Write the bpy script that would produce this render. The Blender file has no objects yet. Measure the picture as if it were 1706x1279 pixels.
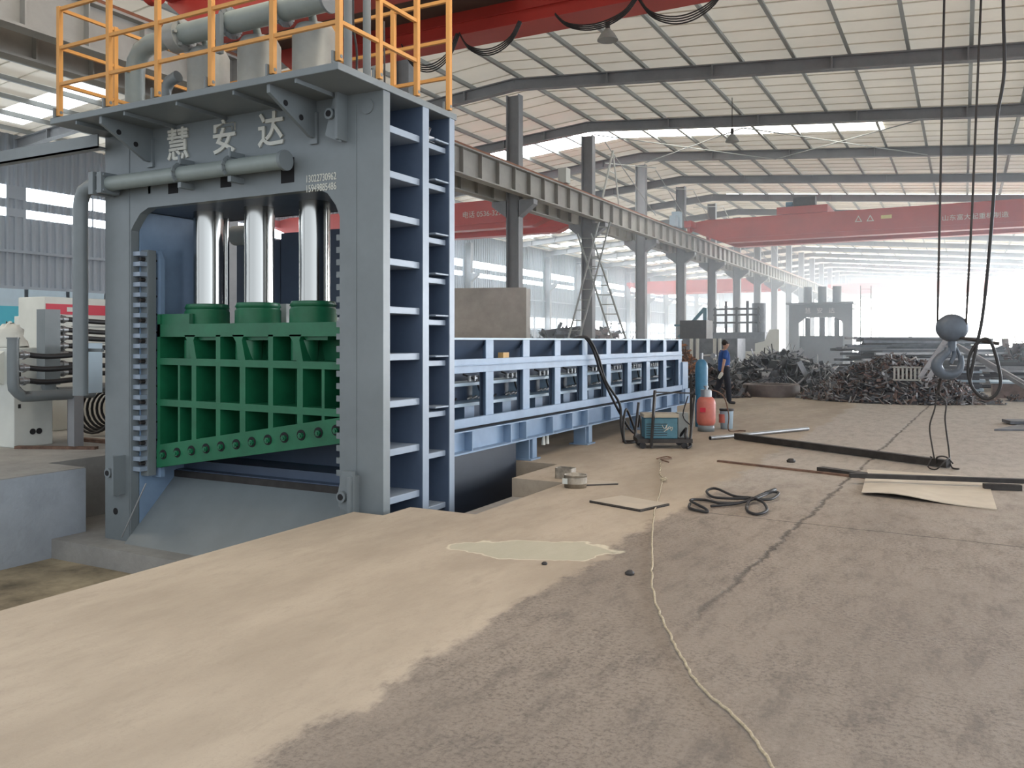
import bpy, bmesh, math, random
from mathutils import Vector, Matrix
random.seed(7)
PI = math.pi
SC = bpy.context.scene
COL = SC.collection

# ------------------------------------------------------------------ camera, world, exposure
cam_d = bpy.data.cameras.new('camera'); cam = bpy.data.objects.new('camera', cam_d); COL.objects.link(cam)
cam.location = (0, 0, 1.65); cam.rotation_euler = (PI/2, 0, math.radians(28.07))
cam_d.sensor_width = 36; cam_d.lens = 1410/1706*36; cam_d.shift_y = -71.5/1706
cam_d.clip_start = 0.05; cam_d.clip_end = 500
SC.camera = cam
SC.view_settings.view_transform = 'Standard'; SC.view_settings.look = 'None'
SC.view_settings.gamma = 1; SC.view_settings.use_curve_mapping = False
SC.view_settings.exposure = 0.5
SC.cycles.use_denoising = True
SC.cycles.max_bounces = 7; SC.cycles.diffuse_bounces = 5; SC.cycles.glossy_bounces = 3
SC.cycles.transmission_bounces = 3; SC.cycles.volume_bounces = 1; SC.cycles.transparent_max_bounces = 6
SC.cycles.sample_clamp_indirect = 6; SC.cycles.caustics_reflective = False; SC.cycles.caustics_refractive = False
W = bpy.data.worlds.new('sky'); SC.world = W; W.use_nodes = True
# a bright hazy sky: brightest beyond the far end of the hall, bluish on the open right side, dimmer behind the camera
wn = W.node_tree.nodes; wl = W.node_tree.links; bg = wn['Background']
wtc = wn.new('ShaderNodeTexCoord'); wsx = wn.new('ShaderNodeSeparateXYZ'); wl.new(wtc.outputs['Generated'], wsx.inputs[0])
def wmap(o, a, b_, c, d):
    n = wn.new('ShaderNodeMapRange'); n.interpolation_type = 'SMOOTHSTEP'; wl.new(o, n.inputs[0])
    for i, v in enumerate((a, b_, c, d)): n.inputs[i+1].default_value = v
    return n.outputs[0]
wad = wn.new('ShaderNodeMath'); wad.operation = 'ADD'
wl.new(wmap(wsx.outputs['Y'], .55, .98, 0, 20.0), wad.inputs[0]); wl.new(wmap(wsx.outputs['X'], -.1, .9, 1.9, 2.7), wad.inputs[1])
wmu = wn.new('ShaderNodeMath'); wmu.operation = 'MULTIPLY'; wl.new(wad.outputs[0], wmu.inputs[0]); wl.new(wmap(wsx.outputs['Y'], -.75, .15, .52, 1.0), wmu.inputs[1])
bg.inputs[0].default_value = (0.85, 0.92, 1.0, 1); wl.new(wmu.outputs[0], bg.inputs[1])

def area(name, loc, rot, sx, sy, power, color):
    d = bpy.data.lights.new(name, 'AREA'); d.shape = 'RECTANGLE'; d.size = sx; d.size_y = sy; d.energy = power; d.color = color
    o = bpy.data.objects.new(name, d); COL.objects.link(o); o.location = loc; o.rotation_euler = rot
    return o
# added warm fill lamps under the roof; no skylight is built above them
area('fill_roof', (-3.6, 7.0, 8.7), (0, 0, 0), 9, 2.2, 330, (1.0, 0.88, 0.72))
area('fill_roof_left', (-19.5, 5.0, 8.9), (0, 0, 0), 10, 3.0, 350, (1.0, 0.88, 0.70))

# ------------------------------------------------------------------ helpers
class MB:
    def __init__(s): s.v = []; s.f = []; s.m = []; s.sm = []
    def add(s, vs, fs, mi=0, smooth=False):
        b = len(s.v); s.v += [tuple(x) for x in vs]
        for f in fs: s.f.append([b+i for i in f]); s.m.append(mi); s.sm.append(smooth)
        return s
    def box(s, x0, x1, y0, y1, z0, z1, mi=0):
        vs = [(x, y, z) for z in (z0, z1) for y in (y0, y1) for x in (x0, x1)]
        return s.add(vs, [(0,2,3,1),(4,5,7,6),(0,1,5,4),(2,6,7,3),(0,4,6,2),(1,3,7,5)], mi)
    def bar(s, p, q, w, h, mi=0, up=(0,0,1)):
        p = Vector(p); q = Vector(q); d = (q-p).normalized(); u = Vector(up)
        if abs(d.dot(u)) > .98: u = Vector((1,0,0))
        r = d.cross(u).normalized(); u = r.cross(d)
        vs = [e + r*a*w/2 + u*b*h/2 for e in (p, q) for a, b in ((-1,-1),(1,-1),(1,1),(-1,1))]
        return s.add(vs, [(0,3,2,1),(4,5,6,7),(0,1,5,4),(1,2,6,5),(2,3,7,6),(3,0,4,7)], mi)
    def cyl(s, p, q, r, n=16, r2=None, caps=True, mi=0):
        p = Vector(p); q = Vector(q); r2 = r if r2 is None else r2
        d = (q-p).normalized(); u = Vector((0,0,1)) if abs(d.z) < .9 else Vector((1,0,0))
        a = d.cross(u).normalized(); b = d.cross(a)
        ring = lambda c, rr: [c + a*math.cos(2*PI*i/n)*rr + b*math.sin(2*PI*i/n)*rr for i in range(n)]
        vs = ring(p, r) + ring(q, r2)
        s.add(vs, [(i, (i+1) % n, n+(i+1) % n, n+i) for i in range(n)], mi, True)
        if caps: s.add(vs[:n], [list(range(n))[::-1]], mi); s.add(vs[n:], [list(range(n))], mi)
        return s
    def tube(s, pts, r, n=8, mi=0, smooth=True, sub=0, caps=True):
        P = [Vector(p) for p in pts]
        if sub:
            Q = []
            for i in range(len(P)-1):
                a = P[max(i-1,0)]; b = P[i]; c = P[i+1]; d = P[min(i+2,len(P)-1)]
                for k in range(sub):
                    t = k/sub
                    Q.append(.5*((2*b)+(c-a)*t+(2*a-5*b+4*c-d)*t*t+(3*b-a-3*c+d)*t**3))
            Q.append(P[-1]); P = Q
        vs = []; prev = None
        for i, p in enumerate(P):
            d = (P[min(i+1,len(P)-1)]-P[max(i-1,0)])
            d = d.normalized() if d.length > 1e-9 else Vector((0,0,1))
            if prev is None:
                u = Vector((0,0,1)) if abs(d.z) < .9 else Vector((1,0,0)); a = d.cross(u).normalized()
            else:
                a = (prev - d*prev.dot(d)); a = a.normalized() if a.length > 1e-6 else d.orthogonal().normalized()
            prev = a; b = d.cross(a)
            rr = r(i/(len(P)-1)) if callable(r) else r
            vs += [p + a*math.cos(2*PI*k/n)*rr + b*math.sin(2*PI*k/n)*rr for k in range(n)]
        fs = [(i*n+k, i*n+(k+1) % n, (i+1)*n+(k+1) % n, (i+1)*n+k) for i in range(len(P)-1) for k in range(n)]
        s.add(vs, fs, mi, smooth)
        if caps: s.add(vs[:n], [list(range(n))[::-1]], mi); s.add(vs[-n:], [list(range(n))], mi)
        return s
    def prism(s, poly, axis, a, b, mi=0):
        # poly in the two other axes (cyclic order kept: x->(y,z), y->(x,z), z->(x,y))
        def P(u, v, w): return {'x': (w, u, v), 'y': (u, w, v), 'z': (u, v, w)}[axis]
        n = len(poly)
        vs = [P(u, v, a) for u, v in poly] + [P(u, v, b) for u, v in poly]
        s.add(vs, [list(range(n)), list(range(n, 2*n))[::-1]] + [(i, n+i, n+(i+1) % n, (i+1) % n) for i in range(n)], mi)
        return s
    def lathe(s, prof, c=(0,0,0), n=24, mi=0):
        vs = [(c[0]+r*math.cos(2*PI*k/n), c[1]+r*math.sin(2*PI*k/n), c[2]+z) for r, z in prof for k in range(n)]
        m = len(prof)
        s.add(vs, [(i*n+k, i*n+(k+1) % n, (i+1)*n+(k+1) % n, (i+1)*n+k) for i in range(m-1) for k in range(n)], mi, True)
        s.add(vs[:n], [list(range(n))[::-1]], mi); s.add(vs[-n:], [list(range(n))], mi)
        return s
    def build(s, name, mats, parent=None, local=False, bevel=0, origin=None):
        me = bpy.data.meshes.new(name)
        vs = s.v
        if parent is not None:
            off = Vector((0,0,0)) if local else WL[parent.name]
        elif origin is not None: off = Vector(origin)
        else:
            xs, ys, zs = zip(*vs); off = Vector(((min(xs)+max(xs))/2, (min(ys)+max(ys))/2, min(zs)))
        me.from_pydata([tuple(Vector(v)-off) for v in vs], [], s.f)
        if not isinstance(mats, (list, tuple)): mats = [mats]
        for m in mats: me.materials.append(m)
        me.polygons.foreach_set('material_index', s.m)
        me.polygons.foreach_set('use_smooth', s.sm)
        me.update()
        bm = bmesh.new(); bm.from_mesh(me); bmesh.ops.recalc_face_normals(bm, faces=bm.faces); bm.to_mesh(me); bm.free()
        o = bpy.data.objects.new(name, me); COL.objects.link(o)
        if parent is not None: o.parent = parent; WL[o.name] = WL[parent.name].copy()
        else: o.location = off; WL[o.name] = off.copy()
        if bevel:
            b = o.modifiers.new('bevel', 'BEVEL'); b.width = bevel; b.segments = 2; b.limit_method = 'ANGLE'; b.angle_limit = math.radians(40)
        return o
WL = {}
def T(name, label, cat, loc=(0,0,0), rot=0, group=None):
    o = bpy.data.objects.new(name, None); COL.objects.link(o); o.empty_display_size = .1
    o.location = loc; o.rotation_euler = (0,0,rot); o['label'] = label; o['category'] = cat
    if group: o['group'] = group
    WL[o.name] = Vector(loc)
    return o
def tag(o, label, cat, group=None, kind=None):
    o['label'] = label; o['category'] = cat
    if group: o['group'] = group
    if kind: o['kind'] = kind
    return o
def struct(o, label=None):
    o['kind'] = 'structure'
    if label: o['label'] = label
    return o
def copy_tree(o, parent=None, loc=None, rot=None, label=None):
    c = o.copy(); COL.objects.link(c); c.parent = parent
    if loc is not None: c.location = loc
    if rot is not None: c.rotation_euler = rot
    if label: c['label'] = label
    for ch in list(o.children): copy_tree(ch, c)
    return c

def mat(name, col, rough=.6, metal=0, var=.12, scale=3, bump=.0, spec=.5, col2=None, emit=None, es=0, detail=6):
    m = bpy.data.materials.new(name); m.use_nodes = True; nt = m.node_tree; N = nt.nodes; L = nt.links
    b = N['Principled BSDF']; b.inputs['Roughness'].default_value = rough; b.inputs['Metallic'].default_value = metal
    b.inputs['Specular IOR Level'].default_value = spec
    c = tuple(col)+(1,)
    if var > 0 or col2:
        tc = N.new('ShaderNodeTexCoord'); no = N.new('ShaderNodeTexNoise'); no.inputs['Scale'].default_value = scale; no.inputs['Detail'].default_value = detail
        no.inputs['Roughness'].default_value = .65
        L.new(tc.outputs['Object'], no.inputs['Vector'])
        r = N.new('ShaderNodeValToRGB'); L.new(no.outputs['Fac'], r.inputs['Fac'])
        c2 = (tuple(col2)+(1,)) if col2 else tuple(x*(1-var*1.6) for x in col)+(1,)
        r.color_ramp.elements[0].position = .32; r.color_ramp.elements[1].position = .68
        r.color_ramp.elements[0].color = c2; r.color_ramp.elements[1].color = c
        L.new(r.outputs['Color'], b.inputs['Base Color'])
        if bump:
            bp = N.new('ShaderNodeBump'); bp.inputs['Strength'].default_value = bump; bp.inputs['Distance'].default_value = .02
            n2 = N.new('ShaderNodeTexNoise'); n2.inputs['Scale'].default_value = scale*9; n2.inputs['Detail'].default_value = 5
            L.new(tc.outputs['Object'], n2.inputs['Vector']); L.new(n2.outputs['Fac'], bp.inputs['Height']); L.new(bp.outputs['Normal'], b.inputs['Normal'])
    else: b.inputs['Base Color'].default_value = c
    if es: b.inputs['Emission Color'].default_value = tuple(emit or col)+(1,); b.inputs['Emission Strength'].default_value = es
    return m
M = {}
M['press'] = mat('blue_grey_paint', (.185,.212,.224), .42, var=.10, scale=1.6)
M['edge'] = mat('side_lit_edge_paint', (.27,.33,.41), .42, var=.08, scale=2)  # lighter press paint, side light put into its colour; also on rack teeth
M['hookp'] = mat('blue_grey_hazed_hook', (.11,.135,.17), .5, .2, var=.15, scale=8)  # dark steel lightened towards blue, haze put into the colour
M['web'] = mat('dark_blue_paint_shaded', (.085,.12,.185), .45, var=.12, scale=2)  # navy paint; on flange bodies and recesses it also holds shade
M['feed'] = mat('light_blue_paint', (.22,.32,.46), .45, var=.10, scale=3)
M['green'] = mat('green_paint', (.012,.15,.068), .4, var=.22, scale=2.5)
M['chrome'] = mat('chrome', (.42,.42,.40), .16, 1, var=0)
M['steel'] = mat('bare_steel', (.42,.43,.44), .38, .8, var=.15, scale=5)
M['cylsteel'] = mat('cylinder_steel', (.30,.315,.305), .45, .1, var=.12, scale=3)
M['yellow'] = mat('orange_paint', (.62,.30,.08), .45, var=.08)
M['letter'] = mat('pale_lettering', (.62,.62,.56), .6, var=.08, scale=20)
M['black'] = mat('black_rubber', (.018,.018,.02), .55, var=.1)
M['hole'] = mat('dark_opening', (.01,.01,.012), .9, var=0)
M['pipe'] = mat('grey_green_pipe', (.25,.29,.28), .4, var=.1)
M['white'] = mat('white_paint', (.62,.64,.60), .5, var=.06, scale=2)
M['bluewhite'] = mat('pale_blue_paint', (.45,.58,.68), .5, var=.06, scale=2)
M['red'] = mat('red_crane_paint', (.52,.055,.04), .45, var=.14, scale=.8)
M['column'] = mat('column_grey_paint', (.27,.28,.295), .6, var=.15, scale=1.2)
M['colwarm'] = mat('runway_beige_paint', (.36,.35,.32), .6, var=.18, scale=.8)
M['rail'] = mat('rusty_rail', (.28,.11,.06), .7, var=.2)
M['purlin'] = mat('galvanised_purlin', (.36,.38,.37), .55, .2, var=.1, scale=.6)
M['conc'] = mat('trench_concrete', (.34,.33,.31), .85, var=.18, scale=2.2, bump=.3)
M['concblue'] = mat('shaded_side_concrete', (.37,.41,.46), .85, var=.12, scale=2.2, bump=.35)  # concrete tinted blue, cool shade put into the colour
M['rust'] = mat('rusty_steel', (.20,.115,.08), .8, var=.4, scale=8)
M['dark'] = mat('dark_steel', (.055,.05,.048), .55, .4, var=.3, scale=6)
M['scrapd'] = mat('scrap_dark', (.17,.18,.20), .5, .5, var=.3, scale=4)
M['scrapl'] = mat('scrap_light', (.40,.40,.41), .45, .5, var=.2, scale=4)
M['scrapr'] = mat('scrap_rust', (.27,.20,.18), .7, .1, var=.3, scale=4)
M['plate'] = mat('weathered_plate', (.45,.40,.31), .6, .1, var=0, scale=1.3, col2=(.27,.245,.2), bump=.1)
M['panel'] = mat('weathered_panel', (.44,.41,.37), .75, var=0, scale=.9, col2=(.26,.245,.22))
M['rope'] = mat('beige_rope', (.50,.43,.31), .9, var=.3, scale=60)
M['skin'] = mat('skin', (.50,.30,.21), .6, var=.04)
M['shirt'] = mat('blue_cloth', (.03,.10,.34), .8, var=.15, scale=9)
M['trouser'] = mat('dark_cloth', (.025,.028,.04), .85, var=.15, scale=9)
M['hair'] = mat('dark_hair', (.02,.015,.012), .7, var=.1, scale=30)
M['oxy'] = mat('blue_cylinder_paint', (.05,.20,.34), .4, var=.12, scale=6)
M['lpg'] = mat('pink_red_paint', (.58,.17,.13), .45, var=.15, scale=5)
M['weld'] = mat('teal_paint', (.07,.19,.25), .5, var=.15, scale=9)
M['stripe'] = mat('red_stripe', (.55,.03,.06), .5, var=0)
M['cyan'] = mat('cyan_print', (.06,.42,.55), .5, var=.0)
M['sky'] = mat('skylight_sheet', (.9,.9,.85), .5, var=0, emit=(1,.97,.88), es=4.2)
M['skyfar'] = mat('skylight_sheet_far', (.9,.9,.9), .5, var=0, emit=(.93,.98,1), es=7)
M['skydim'] = mat('skylight_sheet_dim', (.9,.9,.9), .5, var=0, emit=(.95,.98,1), es=1.1)
M['win'] = mat('window_band', (.9,.95,1), .5, var=0, emit=(.85,.94,1), es=7)
M['lampglass'] = mat('lamp_glass', (.7,.7,.66), .3, var=0)

# corrugated roof / wall sheets
M['roof'] = mat('roof_sheet', (.86,.82,.73), .6, var=.07, scale=.5, spec=.3)
# thin white sheeting lets a little daylight through
def translucent(m, f, col):
    nt = m.node_tree; N = nt.nodes; L = nt.links; out = N['Material Output']; b = N['Principled BSDF']
    t = N.new('ShaderNodeBsdfTranslucent'); t.inputs[0].default_value = col+(1,); mx = N.new('ShaderNodeMixShader'); mx.inputs[0].default_value = f
    L.new(b.outputs[0], mx.inputs[1]); L.new(t.outputs[0], mx.inputs[2]); L.new(mx.outputs[0], out.inputs[0])
translucent(M['roof'], .062, (1.0,.88,.72))
M['wall'] = mat('wall_sheet', (.30,.34,.39), .55, var=.06, scale=.4)

# floor: two concrete pours, joints, stains
def floor_mat():
    m = bpy.data.materials.new('concrete_floor'); m.use_nodes = True; nt = m.node_tree; N = nt.nodes; L = nt.links
    b = N['Principled BSDF']; b.inputs['Specular IOR Level'].default_value = .3
    tc = N.new('ShaderNodeTexCoord'); sep = N.new('ShaderNodeSeparateXYZ'); L.new(tc.outputs['Object'], sep.inputs[0])
    def noise(sc, det=6, rough=.6, vec=None):
        n = N.new('ShaderNodeTexNoise'); n.inputs['Scale'].default_value = sc; n.inputs['Detail'].default_value = det; n.inputs['Roughness'].default_value = rough
        L.new(vec or tc.outputs['Object'], n.inputs['Vector']); return n.outputs['Fac']
    def mth(op, a, bb=None, c=None, clamp=False):
        n = N.new('ShaderNodeMath'); n.operation = op; n.use_clamp = clamp
        for i, x in enumerate((a, bb, c)):
            if x is None: continue
            if isinstance(x, (int, float)): n.inputs[i].default_value = x
            else: L.new(x, n.inputs[i])
        return n.outputs[0]
    def mr(v, a, bb, c=0, d=1):
        n = N.new('ShaderNodeMapRange'); n.interpolation_type = 'SMOOTHSTEP'
        L.new(v, n.inputs[0]); n.inputs[1].default_value = a; n.inputs[2].default_value = bb; n.inputs[3].default_value = c; n.inputs[4].default_value = d
        return n.outputs[0]
    def mix(f, a, bb):
        n = N.new('ShaderNodeMix'); n.data_type = 'RGBA'
        if isinstance(f, (int, float)): n.inputs[0].default_value = f
        else: L.new(f, n.inputs[0])
        for i, x in ((6, a), (7, bb)):
            if isinstance(x, tuple): n.inputs[i].default_value = x+(1,)
            else: L.new(x, n.inputs[i])
        return n.outputs[2]
    X, Y = sep.outputs['X'], sep.outputs['Y']
    mp = N.new('ShaderNodeMapping'); mp.inputs['Scale'].default_value = (1.1, .42, 1); mp.inputs['Rotation'].default_value = (0, 0, .5)
    L.new(tc.outputs['Object'], mp.inputs[0])
    big = noise(.8, 5, .6, mp.outputs[0]); med = noise(5.5, 10, .78, mp.outputs[0]); fine = noise(38, 6, .75); wob = noise(.9, 6, .7)
    light = mix(mr(big, .35, .65), (.335,.28,.22), (.435,.37,.295))
    light = mix(mr(med, .48, .70, 0, .6), light, (.33,.28,.22))
    dark = mix(mr(big, .3, .7), (.25,.208,.172), (.33,.277,.23))
    dark = mix(mr(med, .46, .66, 0, .7), dark, (.17,.147,.128))
    dark = mix(mth('MULTIPLY', mr(fine, .47, .62, 0, .75), mr(wob, .35, .65, .25, 1)), dark, (.12,.10,.085))
    dark = mix(mr(noise(1.6, 8, .75, mp.outputs[0]), .52, .72, 0, .6), dark, (.17,.142,.118))
    dark = mix(mr(fine, .30, .42, .45, 0), dark, (.46,.41,.34))
    light = mix(mr(fine, .54, .66, 0, .35), light, (.30,.26,.21))
    # boundary of the pours runs along the hall
    e = mth('ADD', X, mth('MULTIPLY', mth('SUBTRACT', wob, .5), .8))
    e = mth('ADD', e, mth('MULTIPLY', mth('SUBTRACT', med, .5), .35))
    side = mr(e, -2.52, -2.38)
    # the far part of the rough pour turns paler
    far = mr(mth('ADD', Y, mth('MULTIPLY', wob, 4)), 9.5, 14)
    dark = mix(mth('MULTIPLY', far, .8), dark, mix(mr(med, .4, .7), (.52,.475,.42), (.40,.36,.315)))
    col = mix(side, light, dark)
    # joints
    j1 = mth('ABSOLUTE', mth('ADD', mth('SUBTRACT', mth('SUBTRACT', X, mth('MULTIPLY', Y, .033)), -1.57), mth('MULTIPLY', mth('SUBTRACT', noise(2.2, 6, .8), .5), .25)))
    jm = mth('MULTIPLY', mr(j1, .0, .035, .75, 0), mth('MULTIPLY', mr(med, .35, .5, .3, 1), mr(Y, 3.5, 6.5)))
    col = mix(jm, col, (.05,.045,.04))
    j2 = mth('ABSOLUTE', mth('ADD', mth('SUBTRACT', mth('ADD', Y, mth('MULTIPLY', X, .06)), 7.93), mth('MULTIPLY', mth('SUBTRACT', noise(1.5, 5, .7), .5), .12)))
    jn = mth('MULTIPLY', mr(j2, .0, .022, .8, 0), mr(X, -2.4, -2.1))
    col = mix(jn, col, (.06,.05,.045))
    # dried lime puddle
    px = mth('SUBTRACT', X, -3.0); py = mth('SUBTRACT', Y, 6.0)
    u = mth('ADD', mth('MULTIPLY', px, .93), mth('MULTIPLY', py, .36)); v = mth('SUBTRACT', mth('MULTIPLY', py, .93), mth('MULTIPLY', px, .36))
    rr = mth('SQRT', mth('ADD', mth('POWER', mth('MULTIPLY', u, 1.55), 2), mth('POWER', mth('MULTIPLY', v, 2.9), 2)))
    rr = mth('ADD', rr, mth('MULTIPLY', mth('SUBTRACT', noise(2.6, 3, .5), .5), 1.1))
    col = mix(mr(rr, .85, 1.0, .5, 0), col, (.46,.47,.37))
    ring = mr(mth('ABSOLUTE', mth('SUBTRACT', rr, .93)), .0, .05, .7, 0)
    col = mix(ring, col, (.66,.61,.48))
    L.new(col, b.inputs['Base Color'])
    L.new(mr(med, .3, .7, .62, .85), b.inputs['Roughness'])
    bp = N.new('ShaderNodeBump'); bp.inputs['Distance'].default_value = .02; L.new(mr(side, 0, 1, .2, .9), bp.inputs['Strength'])
    hgt = mth('SUBTRACT', mth('ADD', mth('MULTIPLY', fine, .6), med), mth('MULTIPLY', jm, 1.0))
    L.new(hgt, bp.inputs['Height']); L.new(bp.outputs[0], b.inputs['Normal'])
    return m
M['floor'] = floor_mat()
M['trench'] = mat('dirty_trench', (.40,.33,.22), .85, var=0, scale=1.3, col2=(.075,.06,.04), bump=.35)

# ------------------------------------------------------------------ floor, trench and pit
b = MB()
for r in ((-5.2,22,-14,6.5,0), (-4.85,22,6.5,6.95,0), (-4.1,22,6.95,9.0,0), (-4.8,22,9.0,10.3,0), (-30,22,10.3,125,0)):
    b.box(r[0], r[1], r[2], r[3], -1.6, r[4])
struct(b.build('floor', M['floor'], origin=(0,0,0)))
b = MB(); b.box(-30,-9.65,-14,6.8,-1.6,.08); b.box(-30,-10.4,6.8,10.3,-1.6,.08)
b.box(-9.655,-9.64,-14,6.8,-.42,-.40)
b.box(-9.65,-9.638,-14,6.8,-.95,.07,1)  # thin veneer, bluish shade of the side face painted in
struct(b.build('raised_concrete_floor', [M['conc'], M['concblue']], origin=(0,0,0)))
b = MB(); b.box(-9.65,-5.2,-14,6.35,-1.6,-.95)
struct(b.build('trench_floor', M['trench'], origin=(0,0,0)))
b = MB(); b.box(-10.4,-5.05,6.35,8.3,-1.6,-.72); b.box(-10.4,-4.0,8.3,10.3,-1.6,-1.45); b.box(-4.79,-4.11,7.75,8.99,-1.6,-.22); b.box(-5.05,-4.0,6.9,8.3,-1.6,-1.2)
struct(b.build('press_foundation', M['conc'], origin=(0,0,0)))

# ------------------------------------------------------------------ hall: columns, rafters, purlins, roof
YG = [5.8+6*k for k in range(-1, 19)]          # frame lines along the hall
RX, RZ, SL = -12.6, 10.15, .083                # ridge line and roof slope
def rz(x): return RZ - abs(x-RX)*SL            # roof sheet height
def hbeam(b, p, q, w, h, t=.03, mi=0):
    up = Vector((0,0,1)); p = Vector(p); q = Vector(q)
    b.bar(p+up*(h/2-t/2), q+up*(h/2-t/2), w, t, mi); b.bar(p-up*(h/2-t/2), q-up*(h/2-t/2), w, t, mi); b.bar(p, q, t, h-2*t, mi)
def hcol(b, x, y, z0, z1, w=.30, d=.45, t=.03, mi=0):
    b.box(x-d/2, x-d/2+t, y-w/2, y+w/2, z0, z1, mi); b.box(x+d/2-t, x+d/2, y-w/2, y+w/2, z0, z1, mi); b.box(x-d/2+t, x+d/2-t, y-t/2, y+t/2, z0, z1, mi)
def steel_column(x, y, ztop, bracket):
    b = MB(); hcol(b, x, y, 0, ztop); b.box(x-.35, x+.35, y-.3, y+.3, 0, .04)
    if bracket:
        for s in ((1,) if bracket == 1 else (1, -1)):
            b.prism([(x+s*.2, 5.55), (x+s*.75, 5.95), (x+s*.75, 6.1), (x+s*.2, 6.1)], 'y', y-.15, y+.15)
    return struct(b.build('steel_column', M['column']), 'grey H-section column of the hall')
def rafter(y, x0, x1):
    b = MB(); n = 6
    for i in range(n):
        xa = x0+(x1-x0)*i/n; xb = x0+(x1-x0)*(i+1)/n
        hbeam(b, (xa, y, rz(xa)-.35), (xb, y, rz(xb)-.35), .24, .36)
    for i in range(1, 9):
        x = x0+(x1-x0)*i/9
        b.box(x-.02, x+.02, y-.13, y+.13, rz(x)-.53, rz(x)-.17)
    return struct(b.build('roof_rafter', M['column']), 'grey roof rafter crossing the bay')
for y in YG:
    steel_column(RX, y, rz(RX)-.7, 2)
    if y > 31: steel_column(-28.7, y, rz(-28.7)-.7, 1)
    if y > 16: rafter(y, RX, 16)
    rafter(y, RX, -28.9)
Y0, Y1 = -2, 120
k = 0
x = RX+1.0
for x in [RX+.15+1.4*i for i in range(0, 21)] + [RX-.15-1.4*i for i in range(1, 12)]:
    b = MB(); z = rz(x)
    b.box(x-.02, x+.02, Y0 if x < RX else 4, Y1, z-.16, z-.02); b.box(x-.02, x+.07, Y0 if x < RX else 4, Y1, z-.17, z-.16)
    struct(b.build('roof_purlin', M['purlin']), 'galvanised purlin along the roof')
# roof sheets with translucent strips left between them
strips_r = [(31.35, 33.4, RX, -2.5), (48.7, 50.2, -12, 16)] + [(5.8+6*k+1.6, 5.8+6*k+4.2, RX, 16) for k in range(9, 19)]
strips_l = [(5.8+6*k+4.2, 5.8+6*k+5.5, -27.8, -20.5) for k in range(1, 19) if k != 4] + [(31.35, 33.4, -19, RX)]
def roofside(xa, xb, strips, name):
    b = MB(); sk = []
    ys = sorted(strips)
    y = Y0
    def sheet(ya, yb, x0, x1):
        b.add([(x0,ya,rz(x0)), (x1,ya,rz(x1)), (x1,yb,rz(x1)), (x0,yb,rz(x0))], [(0,1,2,3)])
        n = int((yb-ya)/.86)
        for i in range(n):
            yy = ya + .86*(i+.5)
            b.bar((x0,yy,rz(x0)-.012), (x1,yy,rz(x1)-.012), .035, .024)
    for (ya, yb, x0, x1) in ys:
        sheet(y, ya, xa, xb)
        lo, hi = min(x0,x1), max(x0,x1); l2, h2 = min(xa,xb), max(xa,xb)
        lo = max(lo, l2); hi = min(hi, h2)
        if lo > l2+.01: sheet(ya, yb, l2, lo)
        if hi < h2-.01: sheet(ya, yb, hi, h2)
        sk.append((ya, yb, lo, hi)); y = yb
    sheet(y, Y1, xa, xb)
    struct(b.build(name, M['roof'], origin=(0,0,0)))
    for ya, yb, lo, hi in sk:
        s = MB(); s.add([(lo,ya,rz(lo)+.01), (hi,ya,rz(hi)+.01), (hi,yb,rz(hi)+.01), (lo,yb,rz(lo)+.01)], [(0,1,2,3)])
        s.add([(lo,ya,rz(lo)+.05), (hi,ya,rz(hi)+.05), (hi,yb,rz(hi)+.05), (lo,yb,rz(lo)+.05)], [(0,1,2,3)])
        struct(s.build('skylight_strip', M['skydim'] if (xb < RX-1 and ya < 30) else M['skyfar'] if ya > 40 or xa < RX-1 or xb < RX-1 else M['sky']), 'translucent roof strip')
roofside(RX, 16, strips_r, 'ceiling_right_bay')
roofside(RX, -29, strips_l, 'ceiling_left_bay')

# left wall: corrugated sheet with two window bands, open bays at the far part
XW = -29.0
def corr(b, y0, y1, z0, z1, x=XW):
    n = int((y1-y0)/.30); vs = []; 
    for i in range(n+1):
        y = y0+(y1-y0)*i/n
        for dy, dx in ((0,0),(.10,0),(.13,.05),(.20,.05)):
            vs += [(x+dx, min(y+dy, y1), z0), (x+dx, min(y+dy, y1), z1)]
    b.add(vs, [(2*i, 2*i+2, 2*i+3, 2*i+1) for i in range(len(vs)//2-1)])
    b.add([(x-.05,y0,z0),(x-.05,y1,z0),(x-.05,y1,z1),(x-.05,y0,z1)], [(0,1,2,3)])
b = MB()
corr(b, -4, 120, 3.55, 5.95); corr(b, -4, 120, 7.02, rz(XW)); corr(b, -4, 120, 6.24, 6.56)
corr(b, -4, 70, 0, 2.4); b.box(XW-.05, XW, -4, 120, 2.4, 2.55)
for z in (2.6, 3.5, 4.75): b.box(XW+.06, XW+.14, -4, 120, z-.05, z+.05)
struct(b.build('wall_left', M['wall'], origin=(0,0,0)))
for i, (z0, z1) in enumerate(((6.56,7.02), (5.95,6.24))):
    b = MB(); b.box(XW-.04, XW-.02, -4, 120, z0, z1)
    for y in YG:
        b.box(XW-.02, XW+.05, y-.35, y+.35, z0, z1, 1)
        b.box(XW-.02, XW+.03, y+2.9, y+2.96, z0, z1, 1)
    struct(b.build('window_%d' % (i+1), [M['win'], M['wall']], origin=(0,0,0)))
b = MB(); b.box(XW-.04, XW-.02, 42, 120, .9, 3.5)
for k in range(39):
    y = 42+2*k; b.box(XW-.02, XW+.04, y-.15, y+.15, .9, 3.5, 1)
struct(b.build('window_3', [M['win'], M['wall']], origin=(0,0,0)))
b = MB(); b.box(XW-.04, XW, 3, 42, 2.55, 3.5)
struct(b.build('trim_1', M['wall'], origin=(0,0,0)))
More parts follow.
